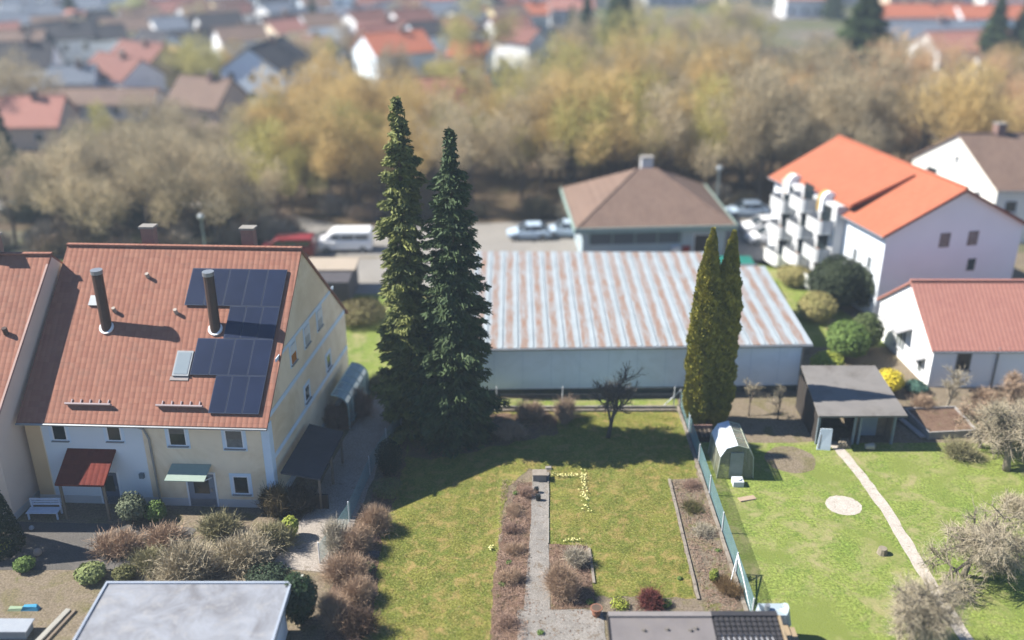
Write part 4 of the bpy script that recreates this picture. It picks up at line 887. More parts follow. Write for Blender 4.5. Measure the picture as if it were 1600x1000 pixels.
# centre beds
t = shrub('tall bushy tan shrub with many upright twigs beside the concrete path', G(880, 925), .95, 1.75, TW_TAN, 2400, 21, W=.012, spread=.9)
shrub('grey-green twiggy shrub behind the tall tan shrub by the path', G(900, 880), .6, 1.0, TW_GREY, 500, 22, W=.016)
shrub('small round wine-red bush at the front edge of the lawn', G(1018, 948), .58, .85, Mleaf('twigs_wine', (.30, .09, .075), (.2, .06, .05), 3), 1300, 23, W=.016, spread=1.5, L=(.3, .6))
for i, (px, py, r_, h_, mt, l) in enumerate((
    (822, 775, .32, .5, TW_RED, 'small reddish twig plant at the far end of the left path bed'), (806, 800, .35, .5, TW_TAN, 'small tan twig plant second from the far end of the left path bed'),
    (800, 830, .4, .45, TW_RED, 'low red-brown shrub in the left path bed level with the yellow flower tuft'), (802, 862, .4, .4, TW_TAN, 'low tan shrub in the middle of the left path bed'),
    (797, 905, .5, .75, TW_TAN, 'brown bushy shrub in the left path bed opposite the tall tan shrub'), (790, 975, .4, .4, TW_RED, 'low reddish shrub at the near end of the left path bed'),
    (1080, 760, .45, .35, TW_RED, 'low red-brown cushion plant at the far end of the fence bed'), (1083, 795, .5, .35, Mleaf('cushion', (.22, .17, .08), (.16, .18, .05), 4), 'low brown-green cushion plant, second in the fence bed'),
    (1100, 832, .5, .55, TW_GREY, 'grey thin-twigged shrub by the middle of the fence bed'), (1140, 930, .55, .8, Mleaf('rusty', (.32, .2, .1), (.25, .17, .07), 4), 'rusty brown shrub at the near end of the fence bed'),
    (1128, 915, .3, .6, Mleaf('rusty', (.32, .2, .1)), 'rusty twig plant behind the near rusty shrub of the fence bed'))):
    shrub(l, G(px, py), r_ * 1.15, h_ * .8, mt, 480, 30 + i, W=.012, spread=1.5 if h_ < .6 else 1.0, L=(.3, .6), name='low_shrub')
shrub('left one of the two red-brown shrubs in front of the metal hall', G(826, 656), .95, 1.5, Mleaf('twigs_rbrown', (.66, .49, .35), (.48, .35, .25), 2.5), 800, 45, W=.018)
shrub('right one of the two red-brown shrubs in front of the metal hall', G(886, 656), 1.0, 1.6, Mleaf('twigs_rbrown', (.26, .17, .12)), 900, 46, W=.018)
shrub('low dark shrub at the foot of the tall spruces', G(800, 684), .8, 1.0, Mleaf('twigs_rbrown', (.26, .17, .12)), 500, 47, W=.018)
bush('small yellow-green upright bush in the fence bed', G(1115, 910), .28, .85, Mleaf('yellow_green', (.34, .36, .05), (.12, .2, .03), 6), 700, .10, 50, name='small_bush')
bush('small bright green plant at the front lawn edge right of the flower pot', G(968, 948), .55, .4, LF_LIME, 420, .11, 51, cat='plant', name='low_plant')
bush('dark green low plant at the right of the wine-red bush', G(1040, 947), .35, .35, LF_GREEN, 400, .09, 52, cat='plant', name='low_plant')
bush('tiny green plant behind the flower pot', G(922, 942), .25, .2, LF_GREEN, 150, .09, 53, cat='plant', name='low_plant')
# yellow flowers
YF = Mleaf('daffodil', (1.2, 1.12, .55), (1.1, 1.0, .35), 20)
for i, (px, py, n, sx_, sy, l) in enumerate(((914, 775, 60, .12, 1.0, 'line of pale yellow flowers running up the lawn right of the path'), (885, 745, 42, .6, .08, 'short row of pale yellow flowers across the lawn near the stone block'),
        (913, 755, 30, .10, .8, 'far part of the pale yellow flower line on the lawn'), (768, 860, 12, .07, .15, 'single pale yellow flower tuft at the left edge of the path bed'), (895, 846, 16, .2, .06, 'few pale yellow flowers behind the tall tan shrub'))):
    rs = np.random.RandomState(60 + i); g = G(px, py); c = np.stack([rs.normal(0, sx_, n), rs.normal(0, sy, n), rs.uniform(.10, .22, n)], 1)
    t = thing('flower_row', l, 'flowers', g)
    mass('blossom', leaves(c, rs.normal(0, .3, (n, 3)) + np.array([0, -.3, 1]), np.full(n, .095), rs, 1.0), YF, t)
    mass('leaf', blades(c - [0, 0, .06], rs.normal(0, .25, (n, 3)) + [0, 0, 1], np.full(n, .2), np.full(n, .03), rs), LF_GREEN, t)

# grass standing on the lawn (nobody could count it)
def grass(name, poly_test, box, n, h, mat, seed):
    rs = np.random.RandomState(seed); x = rs.uniform(box[0], box[1], n); y = rs.uniform(box[2], box[3], n); k = poly_test(x, y); x, y = x[k], y[k]
    cl = .5 + .5 * np.sin(x * 2.1 + 1.3 * np.sin(y * 1.7)) * np.sin(y * 2.3 + np.sin(x * 2.9)); hh = h * (.5 + cl) * rs.uniform(.5, 1.2, len(x))
    d = np.stack([rs.normal(0, .5, len(x)), rs.normal(0, .5, len(x)), np.ones(len(x))], 1)
    c = np.stack([x, y, .018 + hh * .45], 1); o = mass(name, blades(c, d, hh, np.full(len(x), .016), rs, True), mat); o['kind'] = 'stuff'
    o['label'] = {'grass': 'short yellow-green grass covering the central lawn'}.get(name, name); o['category'] = 'grass'; return o
def in_lawn(x, y):
    a = (x > -6.9) & (x < 10.6) & (y < 56.1); bed = (x > -1.0 + .02 * (y - 38)) & (x < 2.12) & (y < 49.3)
    b2 = (x > 1.8) & (x < 4.0) & (y < 42.3); rb = (x > 9.0) & (y < 48.5); f = (y < 38.1) & (x > -1)
    return a & ~bed & ~b2 & ~rb & ~f
GB = Mground('grass_blades', [(.25, (.20, .24, .05)), (.5, (.36, .36, .09)), (.75, (.48, .41, .15))], 1.3, 12, .0, None, .3)
grass('grass', in_lawn, (-7, 10.7, 33, 56.2), 150000, .075, GB, 5)
rs = np.random.RandomState(9)
c = np.stack([rs.uniform(-.9, .9, 900), rs.uniform(33, 48, 900), rs.uniform(.02, .06, 900)], 1); c[:, 0] += .03 * (c[:, 1] - 38)
c2 = np.stack([rs.uniform(9.2, 10.9, 1100), rs.uniform(37, 48.2, 1100), rs.uniform(.03, .06, 1100)], 1); c3 = np.stack([rs.uniform(1.9, 3.9, 500), rs.uniform(37.5, 42.2, 500), rs.uniform(.03, .06, 500)], 1); c4 = np.stack([rs.uniform(.4, 4.2, 160), rs.uniform(35, 38, 160), np.full(160, .045)], 1)
o = mass('leaf_litter', leaves(np.concatenate([c, c2, c3, c4]), rs.normal(0, .4, (2660, 3)) + [0, 0, 1], rs.uniform(.05, .12, 2660), rs, .7), Mleaf('dead_leaves', (.36, .24, .16), (.22, .13, .09), 9)); tag(o, 'scattered dead leaves on the beds and the patio', 'leaf litter', kind='stuff')

# left yard bushes
for i, (px, py, r_, h_, n, mt, l) in enumerate((
    (300, 905, 1.5, 1.7, 1500, TW_PALE, 'large pale twiggy shrub in the left front garden, in front of the glass canopy door'),
    (385, 880, 1.6, 1.8, 1600, TW_PALE, 'broad pale grey shrub right of the largest pale one in the left front garden'),
    (262, 850, 1.1, .9, 900, TW_TAN, 'low brown shrub by the front door steps of the cream house'),
    (345, 835, 1.1, .9, 900, TW_OLIVE, 'olive shrub under the small lower window of the cream house'),
    (185, 860, 1.2, .9, 800, TW_TAN, 'low reddish-tan shrub at the edge of the shaded courtyard'),
    (235, 885, .9, .8, 600, TW_OLIVE, 'olive-brown low shrub between the pale green bush and the large shrub'),
    (430, 855, .9, 1.5, 700, TW_OLIVE, 'upright olive shrub beside the driveway corner'),
    (430, 800, .9, 2.0, 800, LF_BROWN, 'brown bush at the front right corner of the cream house'),
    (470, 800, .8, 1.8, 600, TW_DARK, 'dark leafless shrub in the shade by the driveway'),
    (560, 650, .9, 1.8, 700, TW_RED, 'reddish shrub beside the gable wall behind the carport'),
    (530, 668, 1.0, 1.6, 700, TW_RED, 'brown shrub against the gable wall, nearer the carport'),
    (590, 610, .9, 1.3, 600, TW_OLIVE, 'olive hedge plant along the driveway beside the spruces'))):
    shrub(l, G(px, py), r_, h_, mt, n, 70 + i, W=.03, spread=1.1)
for i, (px, py, r_, h_, mt, sz, l) in enumerate((
    (143, 905, .85, .85, LF_PALE, .16, 'pale yellow-green round bush on the yard in front of the courtyard'),
    (195, 905, .65, .75, Mleaf('olive_leaf', (.20, .20, .07), (.12, .12, .04), 3), .12, 'olive round bush right of the pale yellow-green one'),
    (40, 890, .6, .75, LF_GREEN, .12, 'green round bush beside the pinkish stone ball'),
    (8, 860, .5, .6, LF_LIME, .12, 'lime green bush at the left edge below the dark conifer'),
    (210, 815, .9, 1.9, Mleaf('greygreen', (.22, .25, .15), (.13, .16, .08), 3), .14, 'grey-green tall bush left of the downpipe'),
    (245, 812, .7, 1.2, LF_GREEN, .13, 'dark green bush at the foot of the downpipe'),
    (455, 840, .5, 1.4, LF_LIME, .13, 'narrow yellow-green hedge piece at the driveway corner'),
    (420, 915, 1.3, 1.0, Mleaf('juniper', (.07, .11, .06), (.05, .08, .04), 2), .14, 'dark green spreading juniper behind the garage roof'),
    (560, 500, 2.6, 1.5, Mleaf('hedge_leaf', (.20, .16, .07), (.24, .22, .07), 1), .2, 'brown-green hedge behind the cream gable'),
    (1320, 560, 1.7, 3.0, LF_GREEN, .24, 'mid green bush left of the white bungalow'),
    (1290, 590, 1.3, 2.0, LF_LIME, .2, 'lime green bush at the end of the metal hall, behind the shed'),
    (1350, 545, 1.3, 3.0, Mleaf('leaf_dull', (.14, .18, .06), (.09, .13, .04), 2), .22, 'dull green bush beside the bungalow gable'),
    (1385, 612, 1.25, 1.7, LF_YELL, .17, 'bright yellow forsythia bush in front of the bungalow gable'),
    (1275, 500, 1.7, 2.4, Mleaf('tan_leaf', (.50, .42, .17), (.36, .34, .11), 1), .2, 'tan-brown bush at the right end of the striped roof'),
    (1240, 445, 1.6, 1.8, Mleaf('tan_leaf', (.28, .22, .10)), .2, 'tan-yellow bush below the round balconies'),
    (1300, 480, 2.4, 4.6, Mleaf('evergreen_oak', (.055, .075, .03), (.035, .05, .022), 1), .26, 'left dark evergreen bush in front of the apartment house'),
    (1352, 480, 2.2, 4.2, Mleaf('evergreen_oak', (.055, .075, .03)), .26, 'right dark evergreen bush in front of the apartment house'),
    (1430, 612, .9, .8, Mleaf('bluegreen', (.12, .24, .18), (.08, .18, .14), 2), .14, 'blue-green low bush by the bungalow corner'))):
    bush(l, G(px, py), r_, h_, mt, int(1500 + 900 * r_ * h_), sz, 90 + i)

# --- dark cut conifer at the left edge
rs = np.random.RandomState(3)
t = thing('cypress', 'very dark green conical conifer cut off by the left edge of the courtyard', 'conifer', (*G(-8, 858)[:2], 0))
n = 9000; z = rs.beta(1, 1.3, n) * 5.4; r_ = (1.55 * (1 - z / 5.6) ** .7) * (1 - np.abs(rs.normal(0, .12, n))); a = rs.uniform(0, 6.283, n)
p = np.stack([np.cos(a) * r_, np.sin(a) * r_, z + .1], 1); mass('foliage', leaves(p, np.stack([np.cos(a), np.sin(a), np.full(n, .5)], 1) + rs.normal(0, .4, (n, 3)), np.full(n, .17), rs, .5), Mleaf('cypress_green', (.018, .045, .014), (.012, .03, .01), 2), t)
MB().tube([(0, 0, 0), (0, 0, 5)], [.15, .03], 8).build('trunk', BARK, t, world=False)

# --- the two tall spruces
def spruce(label, loc, H, R0, seed, m1, lean=(0, 0)):
    rs = np.random.RandomState(seed); t = thing('spruce', label, 'spruce', (loc[0], loc[1], 0), 'tall spruces at the corner of the lawn')
    MB().tube([(0, 0, 0), (lean[0] * .5, lean[1] * .5, H * .5), (lean[0], lean[1], H * .98)], [.32, .2, .03], 10).build('trunk', BARK, t, world=False)
    C_, D_, L_, W_ = [], [], [], []
    z = .5
    while z < H - .1:
        f = z / H; r = R0 * (1 - f) ** .52 * (.93 if f > .03 else .75) * (1 + .13 * math.sin(z * 1.9 + seed) + .08 * math.sin(z * 5.1)) * min(1, (1 - f) * 7 + .15) + .12
        nb = int(8 + 9 * (1 - f))
        for b in range(nb):
            a = rs.uniform(0, 6.283); rl = r * rs.uniform(.5, 1.15) * (1 + .16 * math.sin(a * 3 + z * .8)); zz = z + rs.uniform(-.2, .2); dr = rs.uniform(.12, .38)
            k = int(16 + rl * 34); tt = rs.uniform(.15, 1.0, k) ** .75
            x = tt * rl; sag = -dr * x + .10 * x * tt
            side = rs.normal(0, .16 + .13 * x, k) * (1.1 - tt * .7)
            px = np.cos(a) * x - np.sin(a) * side + lean[0] * f; py = np.sin(a) * x + np.cos(a) * side + lean[1] * f
            C_.append(np.stack([px, py, zz + sag + rs.normal(0, .05, k)], 1))
            D_.append(np.stack([np.cos(a) + rs.normal(0, .45, k), np.sin(a) + rs.normal(0, .45, k), rs.normal(-.45, .35, k)], 1))
            L_.append(rs.uniform(.22, .45, k)); W_.append(rs.uniform(.07, .14, k))
        z += rs.uniform(.26, .40)
    V = blades(np.concatenate(C_), np.concatenate(D_), np.concatenate(L_), np.concatenate(W_), rs)
    V[..., 2] = np.maximum(V[..., 2], .05); mass('crown', V, m1, t)
    return t
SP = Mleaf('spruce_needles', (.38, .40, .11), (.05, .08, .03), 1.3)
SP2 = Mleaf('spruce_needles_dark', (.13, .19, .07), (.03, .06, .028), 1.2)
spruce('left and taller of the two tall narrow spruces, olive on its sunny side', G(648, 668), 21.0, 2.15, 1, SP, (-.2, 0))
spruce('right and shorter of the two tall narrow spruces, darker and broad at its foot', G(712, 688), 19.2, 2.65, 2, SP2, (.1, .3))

# --- twin arborvitae columns
def column(label, loc, H, R0, seed):
    rs = np.random.RandomState(seed); t = thing('arborvitae', label, 'arborvitae', (loc[0], loc[1], 0), 'twin arborvitae columns')
    n = 26000; z = rs.uniform(0, H, n); f = z / H
    prof = R0 * np.minimum(1, (f * 5 + .6)) * np.clip(1 - (np.clip(f - .42, 0, 1) / .585) ** 2.3, 0, 1)
    a = rs.uniform(0, 6.283, n); lump = 1 + .10 * np.sin(a * 5 + z * 1.1) + .09 * np.sin(z * 4.2 + a * 3) + .07 * np.sin(z * 9 + a * 7)
    r = prof * lump * (1 - np.abs(rs.normal(0, .13, n)))
    p = np.stack([np.cos(a) * r, np.sin(a) * r, z + .15], 1); d = np.stack([np.cos(a) * .55, np.sin(a) * .55, np.ones(n)], 1) + rs.normal(0, .3, (n, 3))
    mass('crown', blades(p, d, rs.uniform(.16, .34, n), rs.uniform(.06, .13, n), rs), Mleaf('arborvitae_leaf', (.60, .53, .09), (.24, .25, .045), 1.3), t)
    MB().tube([(0, 0, 0), (0, 0, H * .9)], [.16, .03], 8).build('trunk', BARK, t, world=False)
g = G(1088, 662); column('left golden-olive column of the twin arborvitae beside the greenhouse', (g[0], g[1]), 12.9, .86, 1)
column('right golden-olive column of the twin arborvitae, its right side in deep shade', (g[0] + 1.25, g[1] + .1), 12.7, .84, 2)

# --- leafless trees with real limbs
def limbs(rs, H, spread, levels=4, nb=4, r0=.14, first=.3, up=.5, curl=.25, twist=1.0):
    segs = []
    def grow(p, d, L, r, lv):
        pts = [p]; k = 4; q = p.copy(); dd = d.copy()
        for i in range(k):
            dd = unit(dd + rs.normal(0, curl * (.5 if lv else .12), 3) + np.array([0, 0, .06 * up])); q = q + dd * L / k; pts.append(q.copy())
        segs.append((pts, r, lv))
        if lv >= levels: return
        n = nb + (lv > 0)
        for j in range(n):
            t = rs.uniform(.35, 1.0) if j else 1.0; i = min(k, max(1, int(round(t * k)))); b = pts[i]
            ax = unit(rs.normal(0, 1, 3)); nd = unit(dd * .75 + ax * spread + np.array([0, 0, up * .35])); grow(b, nd, L * rs.uniform(.58, .8), r * .58, lv + 1)
    p0 = np.array([0, 0, 0.]); grow(p0, np.array([rs.normal(0, .08), rs.normal(0, .08), 1.]), H * first, r0, 0); return segs
def bare_tree(label, loc, H, spread, seed, barkm, twm, levels=4, nb=4, r0=.14, first=.3, W=.014, up=.5, tw=10, cat='fruit tree', name='bare_fruit_tree', curl=.25, twl=(.15, .4), group=None):
    rs = np.random.RandomState(seed); t = thing(name, label, cat, (loc[0], loc[1], 0), group)
    S = limbs(rs, H, spread, levels, nb, r0, first, up, curl); tr, br = MB(), MB(); C_, D_ = [], []
    for pts, r, lv in S:
        rr = [max(.006, r * (1 - .45 * i / 4)) for i in range(5)]
        (tr if lv == 0 else br).tube([tuple(p) for p in pts], rr, 7 if lv < 2 else 4, cap=lv < 2)
        if lv >= levels - 1:
            for k in range(tw): i = rs.randint(0, 4); s = rs.rand(); C_.append(pts[i] * (1 - s) + pts[i + 1] * s); D_.append(unit(pts[i + 1] - pts[i]) * .7 + rs.normal(0, .6, 3))
    tr.build('trunk', barkm, t, world=False, smooth=True); b = br.build('branches', barkm, t, world=False)
    C_, D_ = np.array(C_), unit(np.array(D_)); l = rs.uniform(*twl, len(C_)); mass('twigs', blades(C_ + D_ * l[:, None] / 2, D_, l, np.full(len(C_), W), rs), twm, t); return t
bare_tree('small dark crooked leafless tree standing in front of the metal hall', G(950, 684), 5.0, .72, 7, M('dark_bark', (.16, .14, .12), (.10, .09, .08), 5, bump=.5), Mleaf('twigs_greybrown', (.22, .19, .15), (.15, .13, .10), 2), 4, 4, .15, .40, .010, .55, 5, curl=.35)
bare_tree('large pale leafless fruit tree spreading over the near part of the pale path', G(1505, 900), 8.6, 1.1, 11, PALEBARK, TW_PALE, 4, 5, .17, .26, .012, -.12, 9, twl=(.2, .6))
bare_tree('leafless fruit tree at the bottom right, nearest the camera', G(1420, 1010), 6.6, 1.1, 12, PALEBARK, TW_PALE, 4, 5, .15, .26, .012, -.1, 8, twl=(.2, .6))
bare_tree('pale leafless tree with a thick leaning trunk near the right edge', G(1572, 735), 8.0, 1.0, 13, PALEBARK, TW_PALE, 4, 5, .24, .28, .012, -.05, 8, twl=(.2, .6))
bare_tree('slender pale leafless tree in front of the bungalow wall', G(1478, 640), 3.6, .6, 14, PALEBARK, TW_PALE, 3, 4, .09, .35, .016, .5, 8)
bare_tree('tan leafless tree right of the raised bed', G(1530, 700), 4.6, .8, 15, PALEBARK, TW_TAN, 4, 4, .13, .3, .018, .3, 7)
bare_tree('small pale leafless tree at the right edge beside the bungalow', G(1585, 640), 4.0, .7, 16, PALEBARK, TW_TAN, 4, 4, .1, .3, .018, .3, 7)
for i, (px, py) in enumerate(((1170, 650), (1215, 655))):
    bare_tree(('left', 'right')[i] + ' one of two slim leafless saplings before the shaded right end of the hall', G(px, py), 2.6, .5, 18 + i, BARK, TW_PALE, 3, 3, .05, .4, .014, .6, 6, cat='sapling', name='sapling')
# tangle of bare bushes in the garden right of the raised bed
for i, (px, py, r_, h_, mt, l) in enumerate(((1540, 640, 1.1, 1.6, TW_TAN, 'tan leafless bush between the raised bed and the bungalow wall'), (1500, 715, .9, 1.0, TW_OLIVE, 'olive bush at the front right corner of the raised bed'),
        (1590, 690, 1.3, 1.7, TW_TAN, 'tan leafless bush at the right edge beside the pale thick trunk'), (1555, 880, 1.0, .8, TW_OLIVE, 'low olive bush under the large pale fruit tree'), (1590, 800, .9, 1.0, TW_PALE, 'pale bush at the right edge below the leaning pale tree'),
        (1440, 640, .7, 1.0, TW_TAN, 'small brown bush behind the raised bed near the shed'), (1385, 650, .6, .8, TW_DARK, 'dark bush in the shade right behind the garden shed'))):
    shrub(l, G(px, py), r_, h_, mt, 700, 300 + i, W=.02, spread=1.1)
# weeds and worn spots at the lawn edges
for i, (px, py, r_, l) in enumerate(((806, 772, .2, 'tiny green weed at the far end of the left path bed'), (785, 915, .22, 'bright green weed tuft at the left side of the path bed'), (795, 880, .18, 'small green weed between the reddish shrubs of the path bed'), (1062, 905, .16, 'small weed beside the stone edging near the gravelly bed'), (845, 990, .2, 'green weed growing in the patio paving'), (1122, 862, .2, 'green weed beside the grey shrub of the fence bed'), (752, 700, .25, 'small weed in the shaded bed under the spruces'), (1165, 905, .3, 'weed clump behind the green wire fence'), (1180, 955, .3, 'leafy weed clump beside the pale blue water tank'))):
    bush(l, G(px, py), r_, r_ * .9, LF_GREEN, 160, .08, 340 + i, cat='weed', name='weed')
# ---------------------------------------------------------------- vehicles and lamps
def loft(rings):
    m = MB(); k = len(rings[0]); 
    for r_ in rings: m.v += [tuple(p) for p in r_]
    for i in range(len(rings) - 1):
        for j in range(k): q = (j + 1) % k; m.f.append((i * k + j, i * k + q, (i + 1) * k + q, (i + 1) * k + j)); m.mi.append(0)
    m.f.append(tuple(range(k))); m.f.append(tuple(range((len(rings) - 1) * k, len(rings) * k))); m.mi += [0, 0]; return m
def car(label, loc, rz, paint, L=4.3, Wd=1.78, H=1.48, van=False, cat='car', name='parked_car', group=None):
    t = thing(name, label, cat, (loc[0], loc[1], 0), group, rz); w2 = Wd / 2; b = lambda m, n, mt, p=None, s=False: m.build(n, mt, p or t, world=False, smooth=s)
    def ring(x, z0, z1, w_, rr=.12): return [(x, -w_ + rr, z0), (x, w_ - rr, z0), (x, w_, z0 + rr), (x, w_, z1 - rr), (x, w_ - rr, z1), (x, -w_ + rr, z1), (x, -w_, z1 - rr), (x, -w_, z0 + rr)]
    hb = .95 if van else .88
    if van: prof = [(-L / 2, .45, .9, .92), (-L / 2 + .15, .3, 1.15, .97), (-L / 2 + .9, .28, 1.2, 1), (L / 2 - .1, .28, 1.2, 1), (L / 2, .35, 1.1, .97)]
    else: prof = [(-L / 2, .42, .62, .82), (-L / 2 + .12, .3, .72, .93), (-L / 2 + 1.0, .25, .92, 1), (0, .25, .95, 1), (L / 2 - .5, .25, .97, .99), (L / 2 - .08, .3, .92, .93), (L / 2, .42, .75, .85)]
    o = b(loft([ring(x, z0, z1, w2 * k) for x, z0, z1, k in prof]), 'body', paint, None, False)
    if van: cab = [(-L / 2 + .55, 1.12, 1.2, .9), (-L / 2 + 1.35, 1.12, H - .1, .88), (-L / 2 + 1.7, 1.12, H, .88), (L / 2 - .15, 1.12, H, .9), (L / 2 - .03, 1.12, H - .12, .9)]
    else: cab = [(-L / 2 + 1.1, .85, .96, .9), (-L / 2 + 1.85, .85, H - .04, .76), (.35, .85, H, .76), (L / 2 - .95, .85, H - .08, .76), (L / 2 - .25, .85, 1.0, .85)]
    ct = b(loft([ring(x, z0, z1, w2 * k, .07) for x, z0, z1, k in cab]), 'cabin', paint if van else M('car_glass', (.03, .05, .07), rough=.08, spec=.7))
    if van:
        m = MB()
        for s in (-1, 1):
            for x0, x1 in ((-L / 2 + 1.35, -L / 2 + 2.1), (-L / 2 + 2.2, -L / 2 + 3.4), (-L / 2 + 3.5, L / 2 - .3)): m.box(x0, x1, s * w2 * .905 - .015, s * w2 * .905 + .015, 1.28, 1.68)
        m.poly([(-L / 2 + .62, -.7, 1.27), (-L / 2 + .62, .7, 1.27), (-L / 2 + 1.25, .68, 1.8), (-L / 2 + 1.25, -.68, 1.8)]); b(m, 'side_windows', M('car_glass', (.03, .05, .07), rough=.08, spec=.7))
    else:
        m = MB(); m.box(-L / 2 + 1.85, L / 2 - .95, -w2 * .70, w2 * .70, H - .06, H + .015); b(m, 'roof', paint)
        for s in (-1, 1):
            m = MB(); m.beam((-L / 2 + 1.1, s * w2 * .88, .95), (-L / 2 + 1.85, s * w2 * .74, H - .03), .06, .06); m.beam((0.15, s * w2 * .9, .95), (.12, s * w2 * .76, H - .02), .07, .07); m.beam((L / 2 - .35, s * w2 * .86, .98), (L / 2 - .95, s * w2 * .74, H - .06), .1, .08); m.beam((-L / 2 + 1.85, s * w2 * .74, H - .03), (L / 2 - .95, s * w2 * .74, H - .05), .06, .05); b(m, 'side_pillars', paint)
    for x in (-L / 2 + .85, L / 2 - .85):
        for s in (-1, 1):
            wh = b(MB().tube([(x, s * (w2 - .20), .32), (x, s * (w2 + .02), .32)], .32, 16), 'wheel', RUBBER)
            b(MB().tube([(x, s * (w2 + .02), .32), (x, s * (w2 + .035), .32)], .2, 12), 'rim', METAL, wh)
    for s in (-1, 1):
        b(MB().box(-L / 2 - .01, -L / 2 + .12, s * w2 * .62 - .17, s * w2 * .62 + .17, .58, .72), 'headlight', M('headlamp', (.7, .72, .75), rough=.1)); b(MB().box(L / 2 - .08, L / 2 + .012, s * w2 * .7 - .12, s * w2 * .7 + .12, .7, .85), 'tail_light', M('tail_red', (.4, .02, .02), rough=.2))
        b(MB().box(-L / 2 + 1.45, -L / 2 + 1.6, s * (w2 + .08) - .09, s * (w2 + .08) + .09, .95, 1.1), 'wing_mirror', paint)
    return t
CG = 'vehicles parked along the back street'
SILV = M('silver_blue_paint', (.42, .52, .62), (.4, .5, .6), 1, rough=.3, spec=.6); WHP = M('white_paint', (.8, .8, .8), (.78, .78, .78), 1, rough=.3, spec=.6)
REDP = M('red_paint', (.35, .04, .05), (.33, .04, .05), 1, rough=.3); DKP = M('dark_blue_paint', (.05, .08, .11), (.05, .08, .11), 1, rough=.25, spec=.6)
car('white minibus parked on the back street left of the spruces', G(541, 390), .03, WHP, 5.0, 1.95, 2.05, True, 'minibus', 'parked_minibus', CG)
car('pale blue estate car parked left of the brown hip-roofed building', G(826, 372), .05, SILV, L=4.2, group=CG)
car('pale blue car half hidden behind the left corner of the brown hip-roofed building', G(884, 368), .05, SILV, L=4.2, group=CG)
car('silver-blue car parked right of the brown hip-roofed building, half under trees', G(1166, 337), .08, SILV, L=4.4, group=CG)
car('white car farthest right on the forecourt by the apartment house', G(1190, 362), .1, WHP, L=4.2, group=CG)
car('white low car on the forecourt, closest to the apartment balconies', G(1197, 378), .1, WHP, L=4.0, group=CG)
car('dark red van mostly hidden behind the ridge of the cream terraced house', G(452, 400), .02, REDP, 4.8, 1.9, 1.95, True, 'van', 'parked_van', CG)
car('dark car with glinting windscreen among the trees at the left', G(242, 303), .12, DKP, L=4.5, group=CG)
def lamp(label, loc, h):
    t = thing('street_lamp', label, 'street lamp', (loc[0], loc[1], 0), 'street lamps'); b = lambda m, n, mt: m.build(n, mt, t, world=False)
    LM = M('lamp_grey_green', (.34, .42, .43), (.3, .38, .39), 1, rough=.5)
    b(MB().tube([(0, 0, 0), (0, 0, h * .5), (0, 0, h)], [.09, .075, .06], 8), 'post', LM); b(MB().tube([(0, 0, h), (0, 0, h + .12), (0, 0, h + .35), (0, 0, h + .5)], [.1, .3, .3, .1], 10), 'lamp_head', M('lamp_head', (.5, .55, .57), rough=.4))
lamp('grey street lamp rising behind the ridge of the solar-panel house', G(325, 420), 4.6)
lamp('grey street lamp at the right eave of the brown hip-roofed building', G(1117, 345), 5.2)
t = thing('balloon_sign', 'yellow sign board at the left wall of the brown hip-roofed building', 'sign', (*G(912, 395)[:2], 0)); g = G(912, 398)
t.name = 'yellow_sign'; MB().box(g[0] - .35, g[0] + .35, g[1] - .05, g[1] + .05, .9, 2.3).build('board', M('yellow_board', (.6, .55, .12)), t); MB().box(g[0] - .04, g[0] + .04, g[1] + .05, g[1] + .12, 0, 2.2).build('post', METAL, t)
g = G(1055, 405); t = thing('waste_bin', 'white bin beside a red one behind the metal hall', 'bin', g)
MB().box(-.35, .35, -.3, .3, 0, 1.1).build('body', WHP, t, world=False); MB().box(-.38, .38, -.34, .34, 1.1, 1.2).build('lid', WHP, t, world=False)
g = G(1070, 402); t = thing('waste_bin', 'bright red bin beside the white one behind the metal hall', 'bin', g)
MB().box(-.35, .35, -.3, .3, 0, 1.1).build('body', M('bin_red', (.5, .04, .03)), t, world=False); MB().box(-.38, .38, -.34, .34, 1.1, 1.2).build('lid', M('bin_red', (.5, .04, .03)), t, world=False)

